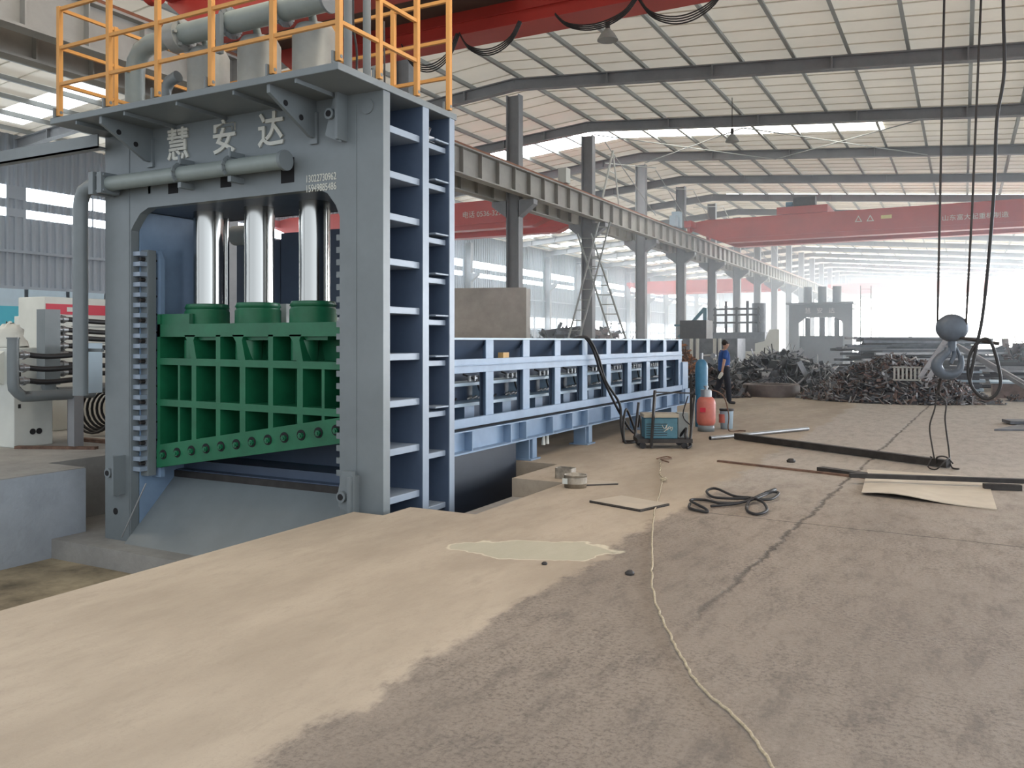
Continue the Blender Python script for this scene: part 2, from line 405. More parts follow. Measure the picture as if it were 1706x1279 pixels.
# far end wall: header over the wide opening
b = MB(); b.box(-29, 16, 119.9, 120.1, 7.2, 10.2); b.box(-29, -21, 119.9, 120.1, 0, 7.2)
for x in (-16.5, -12.6, -6, 4): b.box(x-.2, x+.2, 119.8, 120.1, 0, 7.4)
struct(b.build('wall_far', M['wall'], origin=(0,0,0)))
# runway girders on both sides of the middle columns
def runway(x, side):
    b = MB(); b.box(x-.16, x+.16, -2, 119, 6.84, 6.88); b.box(x-.14, x+.14, -2, 119, 6.12, 6.16); b.box(x-.012, x+.012, -2, 119, 6.16, 6.84)
    n = 121
    for i in range(n):
        y = -1.6+i
        b.box(x+.012, x+.13, y-.012, y+.012, 6.16, 6.84); b.box(x-.13, x-.012, y-.012, y+.012, 6.16, 6.84)
    b.box(x-.035, x+.035, -2, 119, 6.88, 6.99, 1)
    return struct(b.build('crane_runway_girder', [M['colwarm'], M['rail']]), 'crane runway girder with rust-brown rail')
runway(-11.95, 1); runway(-13.25, -1)
# bracing rods under the roof
for (p, q) in (((-12.4,29.9,9.5),(-6.8,35.7,9.1)), ((-12.4,35.7,9.5),(-6.8,29.9,9.1)), ((-1.2,29.9,8.7),(-6.8,35.7,9.1)), ((-1.2,35.7,8.7),(-6.8,29.9,9.1))):
    struct(MB().cyl(p, q, .02, 6).build('brace_rod', M['purlin']), 'thin roof bracing rod')
for k in range(6):
    struct(MB().cyl((-12.0, 30+k*6, 9.2-.0*k), (-12.0, 36+k*6, 7.2), .02, 6).build('brace_rod', M['purlin']), 'thin bracing rod between columns')
    struct(MB().cyl((-12.0, 30+k*6, 8.4), (-12.0, 36+k*6, 9.3), .02, 6).build('brace_rod', M['purlin']), 'thin bracing rod between columns')

# ------------------------------------------------------------------ text and plate helpers
def text_mesh(name, s, size, mat_, parent, loc, rot=(PI/2,0,0), depth=.01, bold=0.0, sx=1.0, align='CENTER'):
    cu = bpy.data.curves.new(name, 'FONT'); cu.body = s; cu.size = size; cu.extrude = depth/2; cu.offset = bold
    cu.align_x = align; cu.align_y = 'CENTER'
    t = bpy.data.objects.new(name+'_tmp', cu); COL.objects.link(t)
    dg = bpy.context.evaluated_depsgraph_get(); me = bpy.data.meshes.new_from_object(t.evaluated_get(dg))
    bpy.data.objects.remove(t); me.materials.clear(); me.materials.append(mat_)
    me.transform(Matrix.Diagonal((sx,1,1,1)))
    xs = [v.co for v in me.vertices]
    if xs:
        cx = (min(v.x for v in xs)+max(v.x for v in xs))/2 if align == 'CENTER' else 0; cy = (min(v.y for v in xs)+max(v.y for v in xs))/2
        me.transform(Matrix.Translation((-cx,-cy,0)))
    o = bpy.data.objects.new(name, me); COL.objects.link(o)
    o.parent = parent; o.location = Vector(loc)-WL[parent.name]; o.rotation_euler = rot
    WL[o.name] = Vector(loc)
    return o
def plate_with_hole(b, outer, inner, axis, a, c, mi=0):
    # flat plate between two loops with the same number of points
    n = len(outer)
    def P(u, v, w): return {'x': (w, u, v), 'y': (u, w, v), 'z': (u, v, w)}[axis]
    for w in (a, c):
        b.add([P(u,v,w) for u,v in outer]+[P(u,v,w) for u,v in inner], [(i,(i+1)%n,n+(i+1)%n,n+i) for i in range(n)], mi)
    for loop in (outer, inner):
        b.add([P(u,v,a) for u,v in loop]+[P(u,v,c) for u,v in loop], [(i,(i+1)%n,n+(i+1)%n,n+i) for i in range(n)], mi)
def rrect(x0, x1, z0, z1, r=.03, n=2):
    out = []
    for cx, cz, a0 in ((x0+r,z0+r,PI), (x1-r,z0+r,1.5*PI), (x1-r,z1-r,0), (x0+r,z1-r,.5*PI)):
        for k in range(n+1):
            a = a0+k*PI/2/n; out.append((cx+r*math.cos(a), cz+r*math.sin(a)))
    return out

# ------------------------------------------------------------------ the large gantry shear press
PX0, PX1, PY0, PY1, PZT = -9.12, -4.99, 6.69, 7.98, 4.10
OX0, OX1 = -8.66, -5.53
P = T('gantry_shear_press', 'tall blue-grey gantry shear press with green blade holder and orange railing, standing in the pit', 'shear press', (-7.05, 7.3, -.72))
# front plate with the opening (arch corners)
arch = [(OX0,-.72),(OX0,2.95),(OX0+.06,3.03),(OX0+.16,3.14),(OX0+.30,3.20),(OX1-.28,3.20),(OX1-.16,3.15),(OX1-.05,3.02),(OX1,2.90),(OX1,-.72)]
b = MB()
b.prism([(PX0,-.72)]+[(OX0,-.72)]+arch[1:5]+[(OX0+.30,PZT),(PX0,PZT)], 'y', PY0, PY0+.11)
b.prism([(OX0+.30,3.20),(OX1-.28,3.20),(OX1-.28,3.46),(OX0+.30,3.46)], 'y', PY0, PY0+.11)
b.prism([(OX0+.30,3.46),(OX0+.34,3.46),(OX0+.34,3.36),(OX0+.30,3.36)], 'y', PY0, PY0+.11)
b.prism([(OX0+.30,3.46),(OX1-.28,3.46),(OX1-.28,PZT),(OX0+.30,PZT)], 'y', PY0, PY0+.11)
b.prism([(OX1-.28,PZT)]+[(OX1-.28,3.20),(OX1-.16,3.15),(OX1-.05,3.02),(OX1,2.90),(OX1,-.72),(PX1,-.72),(PX1,PZT)], 'y', PY0, PY0+.11)
b.build('front_plate', M['press'], P)
for x0_, x1_, z0_, z1_ in ((-8.02,-7.86,3.33,3.46), (-7.19,-7.03,3.33,3.46), (-6.31,-6.13,3.30,3.56)): MB().box(x0_, x1_, PY0-.004, PY0+.003, z0_, z1_).build('slot', M['hole'], P)
b = MB()
b.box(OX1+.20, OX1+.215, PY0-.006, PY0-.001, -.7, 4.0)
b.box(OX0-.03, OX0-.02, PY0-.006, PY0-.001, -.7, 4.0)
b.build('weld_seam', M['press'], P)
# left box leg and right box leg (inner walls, webs)
b = MB()
b.box(PX0, OX0, PY0+.11, PY1, -.72, PZT); b.box(OX0-.02, OX0, PY0+.11, PY1, -.72, 3.2)
b.build('left_leg', M['press'], P)
b = MB(); b.box(OX0, OX0+.012, PY0+.115, PY1, -.72, 3.19); b.build('inner_wall', M['feed'], P)
b = MB(); b.box(OX1, OX1+.06, PY0+.11, PY1, -.72, PZT); b.box(OX0, OX1, PY0+.11, PY1, 3.2, 3.26); b.box(OX0, OX1, PY1-.06, PY1, 3.2, PZT)
b.build('right_web', M['web'], P)
# right side: three flanges and shelf ribs
b = MB(); b.box(PX1-.46, PX1, 7.36, 7.47, -.95, PZT); b.build('middle_flange', M['web'], P); MB().box(PX1, PX1+.012, 7.36, 7.47, -.95, PZT).build('flange_lit_edge', M['edge'], P)  # dark body and pale cap strip paint in side light on the edge
b = MB(); b.box(PX1-.46, PX1, 7.88, 7.98, -.95, PZT); b.build('rear_flange', M['web'], P); MB().box(PX1, PX1+.012, 7.88, 7.98, -.95, PZT).build('flange_lit_edge', M['edge'], P)  # same painted-in shade on the body and light on the edge
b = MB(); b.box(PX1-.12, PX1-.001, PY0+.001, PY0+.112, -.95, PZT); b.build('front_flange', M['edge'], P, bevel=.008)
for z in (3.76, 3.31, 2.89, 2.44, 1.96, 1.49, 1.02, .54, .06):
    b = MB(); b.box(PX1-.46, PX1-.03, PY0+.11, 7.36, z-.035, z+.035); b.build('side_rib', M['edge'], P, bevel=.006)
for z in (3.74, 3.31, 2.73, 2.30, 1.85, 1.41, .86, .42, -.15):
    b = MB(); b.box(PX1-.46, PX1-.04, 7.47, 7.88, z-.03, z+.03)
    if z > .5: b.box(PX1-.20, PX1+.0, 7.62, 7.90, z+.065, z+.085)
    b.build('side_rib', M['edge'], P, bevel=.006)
for z in (3.50, 3.08, 2.65, 2.18, 1.70, 1.23, .76, .28):
    b = MB(); b.box(PX1-.455, PX1-.25, PY0+.115, PY0+.22, z-.16, z+.16)
    for dz in (-.12, -.04, .04, .12): b.cyl((PX1-.25, PY0+.165, z+dz), (PX1-.23, PY0+.165, z+dz), .016, 6)
    b.build('bolted_block', M['press'], P)
# floodlight-like work lamp on upper rib
b = MB(); b.box(PX1-.20, PX1-.08, 7.60, 7.72, 3.80, 3.86); b.cyl((PX1-.14,7.64,3.86), (PX1-.10,7.60,3.94), .03, 8, r2=.05)
b.build('work_lamp', M['steel'], P)
# top deck
b = MB(); b.box(PX0, PX1+.02, 5.99, 8.02, 4.10, 4.17); b.build('deck_plate', M['press'], P, bevel=.008)
for x in (-8.7, -7.9, -7.1, -6.3, -5.5): MB().box(x-.012, x+.012, 6.02, PY0, 4.06, 4.10).build('deck_stiffener', M['press'], P)
for x in (-8.30, -5.85):
    b = MB(); b.prism([(6.03,4.11),(6.03,4.02),(6.60,3.72),(6.69,3.72),(6.69,4.11)], 'x', x-.02, x+.02)
    b.box(x-.05, x+.05, 6.66, 6.69, 3.66, 3.98)
    o = b.build('deck_bracket', M['press'], P)
    for yy, zz in ((6.24,3.97),(6.46,3.88)):
        h = MB().cyl((x+.021,yy,zz),(x+.026,yy,zz),.03,12).build('bolt_hole', M['hole'], o)
# lifting lugs
for (x, z, s) in ((-5.60, 3.90, -1), (-8.93, .10, -1), (-5.45, .12, 1)):
    b = MB(); b.prism([(x-.02, z-.20),(x+.16,z-.28),(x+.16,z+.18),(x+.10,z+.2)] if s < 0 else [(x+.05,z+.25),(x+.18,z+.25),(x+.18,z-.18),(x,z-.1),(x,z+.05)], 'y', PY0-.12, PY0-.08)
    b.box(x+.14, x+.17, PY0-.16, PY0, z-.26, z+.2)
    b.cyl((x+.06, PY0-.16, z), (x+.06, PY0, z), .055, 14)
    o = b.build('lifting_lug', M['press'], P)
    MB().cyl((x+.06, PY0-.166, z), (x+.06, PY0-.161, z), .032, 12).build('pin_hole', M['hole'], o)
b = MB(); b.cyl((-5.18,PY0-.015,3.96),(-5.18,PY0+.0,3.96),.075,18); b.build('round_boss', M['press'], P)
b = MB(); b.cyl((-8.93,PY0-.006,-.38),(-8.93,PY0-.001,-.38),.04,12); b.build('leg_hole', M['hole'], P)
# lettering
for s, x in (('慧',-7.845), ('安',-7.12), ('达',-6.44)):
    text_mesh('lettering', s, .39, M['letter'], P, (x, PY0-.012, 3.885), depth=.02, bold=.006, sx=.95)
for s, z in (('13022730962', 3.315), ('15949885486', 3.215)):
    text_mesh('phone_number', s, .105, M['letter'], P, (-5.765, PY0-.004, z), depth=.004, bold=.0005, sx=.70)
# piston rods, bosses and top cylinders
RODX = (-8.05, -7.22, -6.39)
for x in RODX:
    MB().cyl((x,7.3,2.08),(x,7.3,3.24),.172,40).build('piston_rod', M['chrome'], P)
    MB().lathe([(.19,0),(.19,.035),(.172,.035)], (x,7.3,2.06), 32).build('rod_collar', M['black'], P)
    o = MB().lathe([(.27,4.17-4.17),(.27,.02),(.245,.03),(.245,.90),(.20,.98),(.12,1.0)], (x,7.3,4.17), 32).build('top_cylinder', M['cylsteel'], P)
    MB().cyl((x+.05,7.25,5.1),(x+.05,7.18,5.30),.045,12).build('inlet_neck', M['pipe'], o)
for x, y in ((-6.02,7.62),(-5.9,7.45)): MB().cyl((x,y,2.0),(x,y,3.2),.06,20).build('guide_rod', M['chrome'], P)
MB().cyl((-8.25,7.75,1.9),(-8.25,7.75,3.2),.05,16).build('guide_rod', M['chrome'], P)
# green blade holder
G = T('blade_holder', '', '', (-7.05,7.0,.15)); del G['label']; del G['category']; G.parent = P; G.location = Vector((-7.05,7.0,.15))-WL[P.name]
GX0, GX1, GY, GD = -8.50, -5.56, 6.93, .38
def zbot(x): return .14+(x-GX0)/(GX1-GX0)*.47
def zband(x): return zbot(x)+.27
b = MB()
b.prism([(GX0,zbot(GX0)+.02),(GX1,zbot(GX1)+.02),(GX1,1.8),(GX0,1.8)], 'y', GY+GD-.03, GY+GD-.002)   # back sheet
b.box(GX0, GX1, GY, GY+GD, 1.70, 1.85)                                # top bar
b.box(GX0, -7.98, GY+.02, GY+GD, 1.85, 1.97)
b.box(GX0, GX0+.05, GY, GY+GD, zbot(GX0), 1.97)
for z0, z1, tl in ((1.37,1.45,0),(.88,.96,0)):
    b.prism([(GX0,z0),(GX1,z0-.02),(GX1,z1-.02),(GX0,z1)], 'y', GY-.006, GY+GD)
def xat(px):  # column lines of the casting in the photo, as metres across the holder
    return px
cols = [(-8.14,.035,0), (-7.88,.075,1), (-7.49,.07,1), (-7.11,.085,1), (-6.69,.07,1), (-6.27,.08,1), (-5.96,.04,0)]
for x, w, full in cols:
    z1 = 1.37 if not full else 1.72
    b.box(x-w/2, x+w/2, GY+(.0 if full else .01), GY+GD, zband(x)-.05, 1.37)
    if full and x not in (-7.88,-7.11,-6.27): b.box(x-w/2, x+w/2, GY, GY+GD, 1.37, z1)
for x in (-7.88,-7.11,-6.27):
    b.prism([(x-.04,1.40),(x+.05,1.40),(x-.01,1.66),(x+.02,1.72),(x-.16,1.72),(x-.10,1.64)], 'y', GY, GY+GD)
    b.prism([(x+.04,1.66),(x+.33,1.66),(x+.33,1.70),(x-.05,1.72)], 'y', GY+.06, GY+GD)
b.prism([(GX0,zbot(GX0)),(GX1,zbot(GX1)),(GX1,zband(GX1)),(GX0,zband(GX0))], 'y', GY-.01, GY+GD)
b.build('casting', M['green'], G)
for x in RODX:
    MB().lathe([(.30,0),(.27,.05),(.26,.06),(.26,.20),(.245,.215),(.245,.235),(.26,.24),(.24,.29)], (x,7.28,1.80), 32).build('rod_socket', M['green'], G)
    MB().cyl((x+.02,7.12,1.44),(x+.02,7.12,1.66),.15,20).build('socket_stub', M['green'], G)
for i in range(12):
    x = GX0+.115+i*.238; z = zbot(x)+.145
    o = MB().lathe([(.055,0),(.055,.012),(.040,.014)], (0,0,0), 18)
    b = MB(); b.cyl((x,GY-.016,z),(x,GY-.008,z),.058,18); o = b.build('bolt_pocket', M['hole'], G)
    b = MB(); b.cyl((x+.01,GY-.045,z-.004),(x+.01,GY-.016,z-.004),.034,6); b.cyl((x+.01,GY-.06,z-.004),(x+.01,GY-.045,z-.004),.017,10); b.build('blade_bolt', M['green'], o)
# hold-down plate and bars seen behind the rods
b = MB(); b.box(-8.62,-7.85,8.3,8.4,1.95,2.97); b.build('hold_down_plate', M['web'], P)
b = MB(); b.box(-7.83,-6.7,8.3,8.4,1.95,3.05); b.build('hold_down_plate', M['web'], P)
MB().cyl((-8.55,8.2,3.05),(-8.15,8.2,3.05),.13,18).build('white_canister', M['white'], P)
b = MB(); b.box(-7.36,-7.2,7.72,7.85,1.75,2.1); b.build('white_rod_guard', M['white'], P)
for x in (-7.62,-7.5): MB().cyl((x,7.7,1.7),(x,7.7,2.1),.045,14).build('guide_rod', M['chrome'], P)
MB().lathe([(.09,0),(.13,.10),(.13,.16),(.08,.2)], (-6.88,7.7,1.85), 20).build('grey_cap', M['cylsteel'], P)
# adjusting rack on the left leg, flat bar and slotted block
b = MB(); b.box(OX0+.01, OX0+.14, PY0+.13, PY0+.24, .05, 2.73); rk = b.build('guide_rack', M['press'], P)
for i in range(22):
    z = .14+i*.121
    b = MB(); b.box(OX0-.02, OX0+.12, PY0+.03, PY0+.15, z-.025, z+.025)
    b.build('rack_tooth', M['edge'], rk)
    if i % 2 == 0:
        b = MB(); b.cyl((OX0+.07,PY0+.07,z+.06),(OX0+.07,PY0+.14,z+.06),.026,6); b.build('rack_bolt', M['dark'], rk)
b = MB(); b.prism([(OX0+.02,.02),(OX0+.17,.02),(OX0+.17,2.62),(OX0+.11,2.74),(OX0+.02,2.74)], 'y', PY0+.28, PY0+.34); fb = b.build('guide_bar', M['feed'], P)
for i in range(12): MB().cyl((OX0+.10,PY0+.272,.25+i*.215),(OX0+.10,PY0+.281,.25+i*.215),.013,8).build('bar_bolt', M['hole'], fb)
b = MB(); b.box(-8.40,-8.20,7.42,7.52,1.95,2.80); sb = b.build('slotted_block', M['press'], P)
for dz in (.1,.38,.62,.9-.12): 
    for dx in (.045,.155): MB().cyl((-8.40+dx,7.41,1.95+dz),(-8.40+dx,7.42,1.95+dz),.015,8).build('block_bolt', M['hole'], sb)
MB().bar((-8.37,7.41,2.35),(-8.23,7.41,2.6),.012,.012).bar((-8.37,7.41,2.1),(-8.23,7.41,2.35),.012,.012).build('block_groove', M['hole'], sb)
b = MB()
b.box(OX1-.012, OX1+.0, PY0+.02, PY0+.3, .25, 2.75)
rk = b.build('right_guide_rack', M['dark'], P)
for i in range(20):
    z = .32+i*.125
    b = MB(); b.box(OX1-.06, OX1-.0, PY0+.02, PY0+.14, z-.03, z+.03); b.build('rack_tooth', M['press'], rk)
# chute plate and blade bed
b = MB(); b.add([(OX0,7.35,.02),(OX1,7.35,.02),(OX1,6.60,-.72),(OX0,6.60,-.72),(OX0,7.42,-.02),(OX1,7.42,-.02),(OX1,6.67,-.76),(OX0,6.67,-.76)],
    [(0,1,2,3),(4,5,6,7),(0,1,5,4),(2,3,7,6),(1,2,6,5),(0,3,7,4)]); b.build('chute_plate', M['press'], P)
b = MB(); b.box(OX0, OX1, 7.32, 7.96, -.72, .06); b.box(OX0, OX1, 7.45, 7.96, .06, .16); b.box(OX0, OX1, 7.9, 7.96, .16, .95); b.build('lower_blade_bed', M['web'], P)
b = MB(); b.box(OX0, OX1, 7.30, 7.33, -.04, .05); b.build('lower_blade', M['dark'], P)
MB().cyl((OX0+.06,6.52,-.62),(OX0+.30,6.66,.0),.008,6).build('thin_rod', M['steel'], P)
# front manifold pipe
b = MB(); b.tube([(-6.10,6.52,3.49),(-9.02,6.52,3.49)], .085, 20); b.build('manifold_pipe', M['pipe'], P)
b = MB(); b.cyl((-6.12,6.52,3.49),(-6.08,6.52,3.49),.105,20); b.build('pipe_end_cap', M['press'], P)
for x in (-7.62,-6.86):
    b = MB()
    for i in range(10):
        a = -.6+i*.46; a2 = a+.46
        b.bar((x,6.52+.105*math.cos(a),3.49+.105*math.sin(a)),(x,6.52+.105*math.cos(a2),3.49+.105*math.sin(a2)),.05,.014,up=(1,0,0))
    b.box(x-.025,x+.025,6.50,6.69,3.60,3.66); b.box(x-.025,x+.025,6.5,6.69,3.34,3.40)
    b.cyl((x,6.5,3.6),(x,6.5,3.70),.016,8); b.build('pipe_clamp', M['press'], P)
b = MB(); b.box(-9.0,-8.92,6.38,6.66,3.36,3.62); b.box(-8.88,-8.80,6.40,6.64,3.37,3.61)
for dz in (-.09,.09):
    for dy in (-.09,.09): b.cyl((-9.02,6.52+dy,3.49+dz),(-8.77,6.52+dy,3.49+dz),.018,8)
b.build('pipe_flange', M['press'], P)
b = MB(); b.tube([(-8.98,6.52,3.49),(-9.15,6.52,3.49),(-9.27,6.52,3.44),(-9.33,6.52,3.33),(-9.34,6.52,3.2),(-9.34,6.52,1.0)], .085, 18); b.build('down_pipe', M['press'], P)
b = MB(); b.box(-9.40,-9.1,6.62,6.66,1.52,1.56); b.build('pipe_bracket', M['press'], P)
# horizontal arm leaving to the left from the top
b = MB(); b.box(-14.5,-9.0,6.5,6.62,3.93,3.95); b.box(-14.5,-9.0,6.5,6.52,3.93,4.09); b.build('side_arm', M['press'], P)
# big pipe over the cylinders
b = MB(); b.tube([(-9.05,7.05,4.17),(-9.05,7.05,4.95),(-9.02,7.05,5.10),(-8.92,7.05,5.22),(-8.75,7.05,5.28),(-8.3,7.05,5.29)], .115, 20); b.build('elbow_pipe', M['pipe'], P)
b = MB(); b.cyl((-8.35,7.05,5.29),(-8.18,7.05,5.29),.19,20)
for k in range(6):
    a = k*PI/3; b.cyl((-8.18,7.05+.15*math.cos(a),5.29+.15*math.sin(a)),(-8.15,7.05+.15*math.cos(a),5.29+.15*math.sin(a)),.025,6)
b.build('pipe_flange', M['cylsteel'], P)
b = MB(); b.cyl((-8.18,7.05,5.30),(-5.98,7.05,5.30),.125,24); b.build('manifold_pipe', M['pipe'], P)
b = MB(); b.cyl((-5.99,7.05,5.30),(-5.96,7.05,5.30),.15,24); b.build('pipe_end_cap', M['press'], P)
b = MB(); b.tube([(-8.62,7.15,4.17),(-8.62,7.15,4.72),(-8.55,7.15,4.82),(-8.4,7.15,4.86)], .07, 14); b.build('small_elbow_pipe', M['press'], P)
for x in (-7.42,-6.62):
    b = MB()
    for i in range(12):
        a = i*PI/6; a2 = a+PI/6
        b.bar((x,7.05+.15*math.cos(a),5.30+.15*math.sin(a)),(x,7.05+.15*math.cos(a2),5.30+.15*math.sin(a2)),.07,.02,up=(1,0,0))
    b.box(x-.03,x+.03,6.86,6.92,4.9,5.34); b.build('pipe_clamp', M['press'], P)
for x, y, zz in ((-5.45,6.72,5.9),(-5.60,7.22,5.9)):
    MB().cyl((x,y,4.17),(x,y,zz),.042,14).build('riser_pipe', M['press'], P)
b = MB(); b.tube([(-5.50,6.9,4.17),(-5.48,6.9,4.6),(-5.53,6.9,5.0),(-5.49,6.9,5.9)], .012, 6, sub=4); b.build('riser_cable', M['black'], P)
b = MB(); b.tube([(-5.35,7.2,4.17),(-5.36,7.2,5.0),(-5.45,7.22,5.02)], .01, 6); b.build('riser_cable', M['black'], P)
# railing
rl = T('railing', '', '', (-7.05,7.0,4.17)); del rl['label']; del rl['category']; rl.parent = P; rl.location = Vector((-7.05,7.0,4.17))-WL[P.name]
posts = [(-9.02,6.04),(-8.17,6.04),(-7.40,6.04),(-6.62,6.04),(-5.80,6.04),(-5.00,6.04),(-5.0,6.64),(-5.0,7.28),(-5.0,7.90),(-5.75,7.90),(-6.6,7.90),(-9.02,6.75),(-9.02,7.90)]
for x, y in posts:
    MB().box(x-.026,x+.026,y-.026,y+.026,4.19,5.43).build('rail_post', M['yellow'], rl, bevel=.004)
    b = MB(); b.box(x-.05,x-.03,y-.05,y+.05,4.17,4.28); b.cyl((x-.055,y,4.23),(x+.03,y,4.23),.018,8); b.build('post_foot', M['press'], rl)
def rails(p, q):
    for z in (4.55,4.96,5.40): MB().bar((p[0],p[1],z),(q[0],q[1],z),.036,.036).build('rail_bar', M['yellow'], rl)
rails((-9.02,6.04),(-5.0,6.04)); rails((-5.0,6.04),(-5.0,7.28)); rails((-9.02,6.04),(-9.02,7.90)); rails((-9.02,7.9),(-5.0,7.9))

# ------------------------------------------------------------------ feed box (long blue trough)
FX, F0, F1 = -5.35, 8.35, 17.75
Fd = T('feed_trough', 'long light-blue feed trough with ribbed side frame, running back from the press on short legs', 'feed conveyor', (-6.6, 13, 0))
py = [9.43+1.03*i for i in range(9)]
MB().box(FX-.06,FX+.03,F0,F1,1.665,1.69).build('top_edge', M['bluewhite'], Fd)
for y in py:
    b = MB(); b.box(FX-.02,FX+.0,y-.10,y+.10,.60,1.67); b.box(FX-.10,FX-.02,y-.012,y+.012,.60,1.67); b.build('side_post', M['feed'], Fd, bevel=.004)
    b = MB(); b.box(FX-.12,FX-.10,y-.06,y+.10,.64,1.30); b.build('post_web', M['web'], Fd)
b = MB(); b.box(FX-.03,FX+.02,F0,F1,1.26,1.43); b.box(FX-.03,FX+.05,F0,F1,1.345,1.36); b.build('middle_rail', M['feed'], Fd, bevel=.004)
b = MB(); b.box(FX-.03,FX+.03,F0,F1,.60,.71); b.build('lower_rail', M['feed'], Fd, bevel=.004)
b = MB(); b.add([(FX-.02,F0,1.67),(FX-.02,F1,1.67),(FX-.33,F1,1.30),(FX-.33,F0,1.30)], [(0,1,2,3)]); b.box(FX-.36,FX-.33,F0,F1,1.24,1.66); b.build('sloped_panel', M['web'], Fd)
b = MB(); b.box(FX-.62,FX-.58,F0,F1,.55,1.30); b.box(FX-3.0,FX-.6,F0,F1,.50,.56); b.box(FX-3.05,FX-3.0,F0,F1,.5,1.69); b.build('inner_wall', M['web'], Fd)
for z in (.84,1.10): MB().box(FX-.56,FX-.22,F0,F1,z-.02,z+.02).build('inner_shelf', M['bluewhite'], Fd)
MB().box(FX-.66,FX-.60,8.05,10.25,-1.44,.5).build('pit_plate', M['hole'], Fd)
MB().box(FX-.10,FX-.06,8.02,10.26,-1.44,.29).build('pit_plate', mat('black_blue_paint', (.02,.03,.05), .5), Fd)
for y in [F0+.35+1.03*i for i in range(9)]:
    MB().box(FX-.55,FX-.38,y-.30,y-.05,.62,.82).build('valve_block', M['feed'], Fd); MB().box(FX-.5,FX-.30,y+.1,y+.3,.86,1.08).build('valve_block', M['bluewhite'], Fd)
    MB().cyl((FX-.36,y-.1,1.16),(FX-.36,y+.35,1.16),.035,10).build('roller', M['steel'], Fd)
    b = MB()
    for k in range(5): b.tube([(FX-.30,y-.36+k*.13,.90),(FX-.26,y-.33+k*.13,.93),(FX-.30,y-.30+k*.13,.90)], .018, 6); b.cyl((FX-.28,y-.35+k*.13,1.13),(FX-.28,y-.35+k*.13,1.20),.022,8)
    b.build('roller_chain', M['steel'], Fd)
    b = MB(); b.tube([(FX-.34,y-.4,1.22),(FX-.27,y-.2,1.14),(FX-.30,y,.95),(FX-.28,y+.2,.88),(FX-.3,y+.4,.92)], .014, 6, sub=3); b.build('oil_hose', M['black'], Fd)
b = MB(); b.box(FX-.05,FX+.03,F0,F1,.545,.56); b.box(FX-.10,FX+.07,F0,F1,.29,.31); b.box(FX-.07,FX-.05,F0,F1,.31,.55); b.build('base_beam', M['feed'], Fd)
MB().box(FX-.06,FX-.04,F0,F1,.56,.60).build('dark_slot', M['hole'], Fd)
for i, y in enumerate([8.9,9.9,10.35,11.2,11.9,12.5,13.5,14.6,15.6,16.6,17.4]):
    MB().box(FX-.05,FX+.06,y-.012,y+.012,.31,.545).build('base_gusset', M['feed'], Fd)
for y, w in ((10.55,.22),(12.55,.24),(15.1,.16)):
    b = MB(); b.box(FX-.16,FX-.14,y-w/2,y+w/2,.02,.29); b.box(FX-.14,FX+.05,y-w/2,y-w/2+.02,.02,.29); b.box(FX-.16,FX+.03,y+w/2-.02,y+w/2,.02,.29); b.box(FX-.02,FX+.06,y-.02,y+w/2,.02,.29)
    b.box(FX-.22,FX+.10,y-w/2-.04,y+w/2+.04,.0,.02); b.build('leg', M['feed'], Fd)
b = MB(); b.box(FX-.5,FX+.02,17.0,17.4,0,.3); b.build('leg', M['feed'], Fd)
b = MB(); b.box(FX-3.0,FX-2.8,17.0,17.4,0,.5); b.box(FX-3.0,FX-2.8,12.5,12.9,0,.5); b.box(FX-1.7,FX-1.4,8.6,8.9,-1.45,.5); b.build('leg', M['feed'], Fd)
b = MB(); b.box(FX-.12,FX+.04,17.75,18.15,.35,1.2); b.box(FX-3.0,FX,17.75,17.8,.5,1.69); b.box(FX-.14,FX+.08,17.8,18.2,.3,.62); b.build('end_housing', M['feed'], Fd, bevel=.01)
for y in (10.95,11.08): MB().cyl((FX+.02,y,.16),(FX+.02,y,.29),.03,10,r2=.022).build('drain_fitting', M['white'], Fd)
o = MB().box(-5.42,-5.34,9.77,9.93,1.43,1.50).build('wooden_block', mat('pine_wood', (.62,.40,.17), .7)); tag(o, 'small light wooden block lying on the middle rail of the blue feed trough', 'block')
b = MB(); b.tube([(-5.45,12.3,1.69),(-5.32,12.45,1.70),(-5.26,12.65,1.5),(-5.2,12.85,1.1),(-5.15,13.2,.7),(-5.1,13.55,.35),(-5.0,13.75,.1),(-4.85,13.9,.02),(-4.6,13.95,.02)], .022, 8, sub=6)
b.tube([(-5.40,12.35,1.70),(-5.28,12.50,1.69),(-5.22,12.75,1.4),(-5.17,12.95,1.0),(-5.1,13.4,.6),(-5.03,13.3,.25),(-4.93,13.15,.03),(-4.85,13.0,.02),(-4.7,13.2,.02),(-4.8,13.6,.02)], .022, 8, sub=6)
b.tube([(-4.9,13.7,.05),(-4.98,13.5,.45),(-4.92,13.2,.5),(-4.86,12.95,.3),(-4.8,12.85,.03),(-4.7,12.95,.02),(-4.66,13.25,.1),(-4.78,13.5,.4),(-4.86,13.65,.2)], .02, 8, sub=6)
tag(b.build('welding_cable', M['black']), 'black welding cables hanging over the trough and coiled beside the trolley', 'cable')

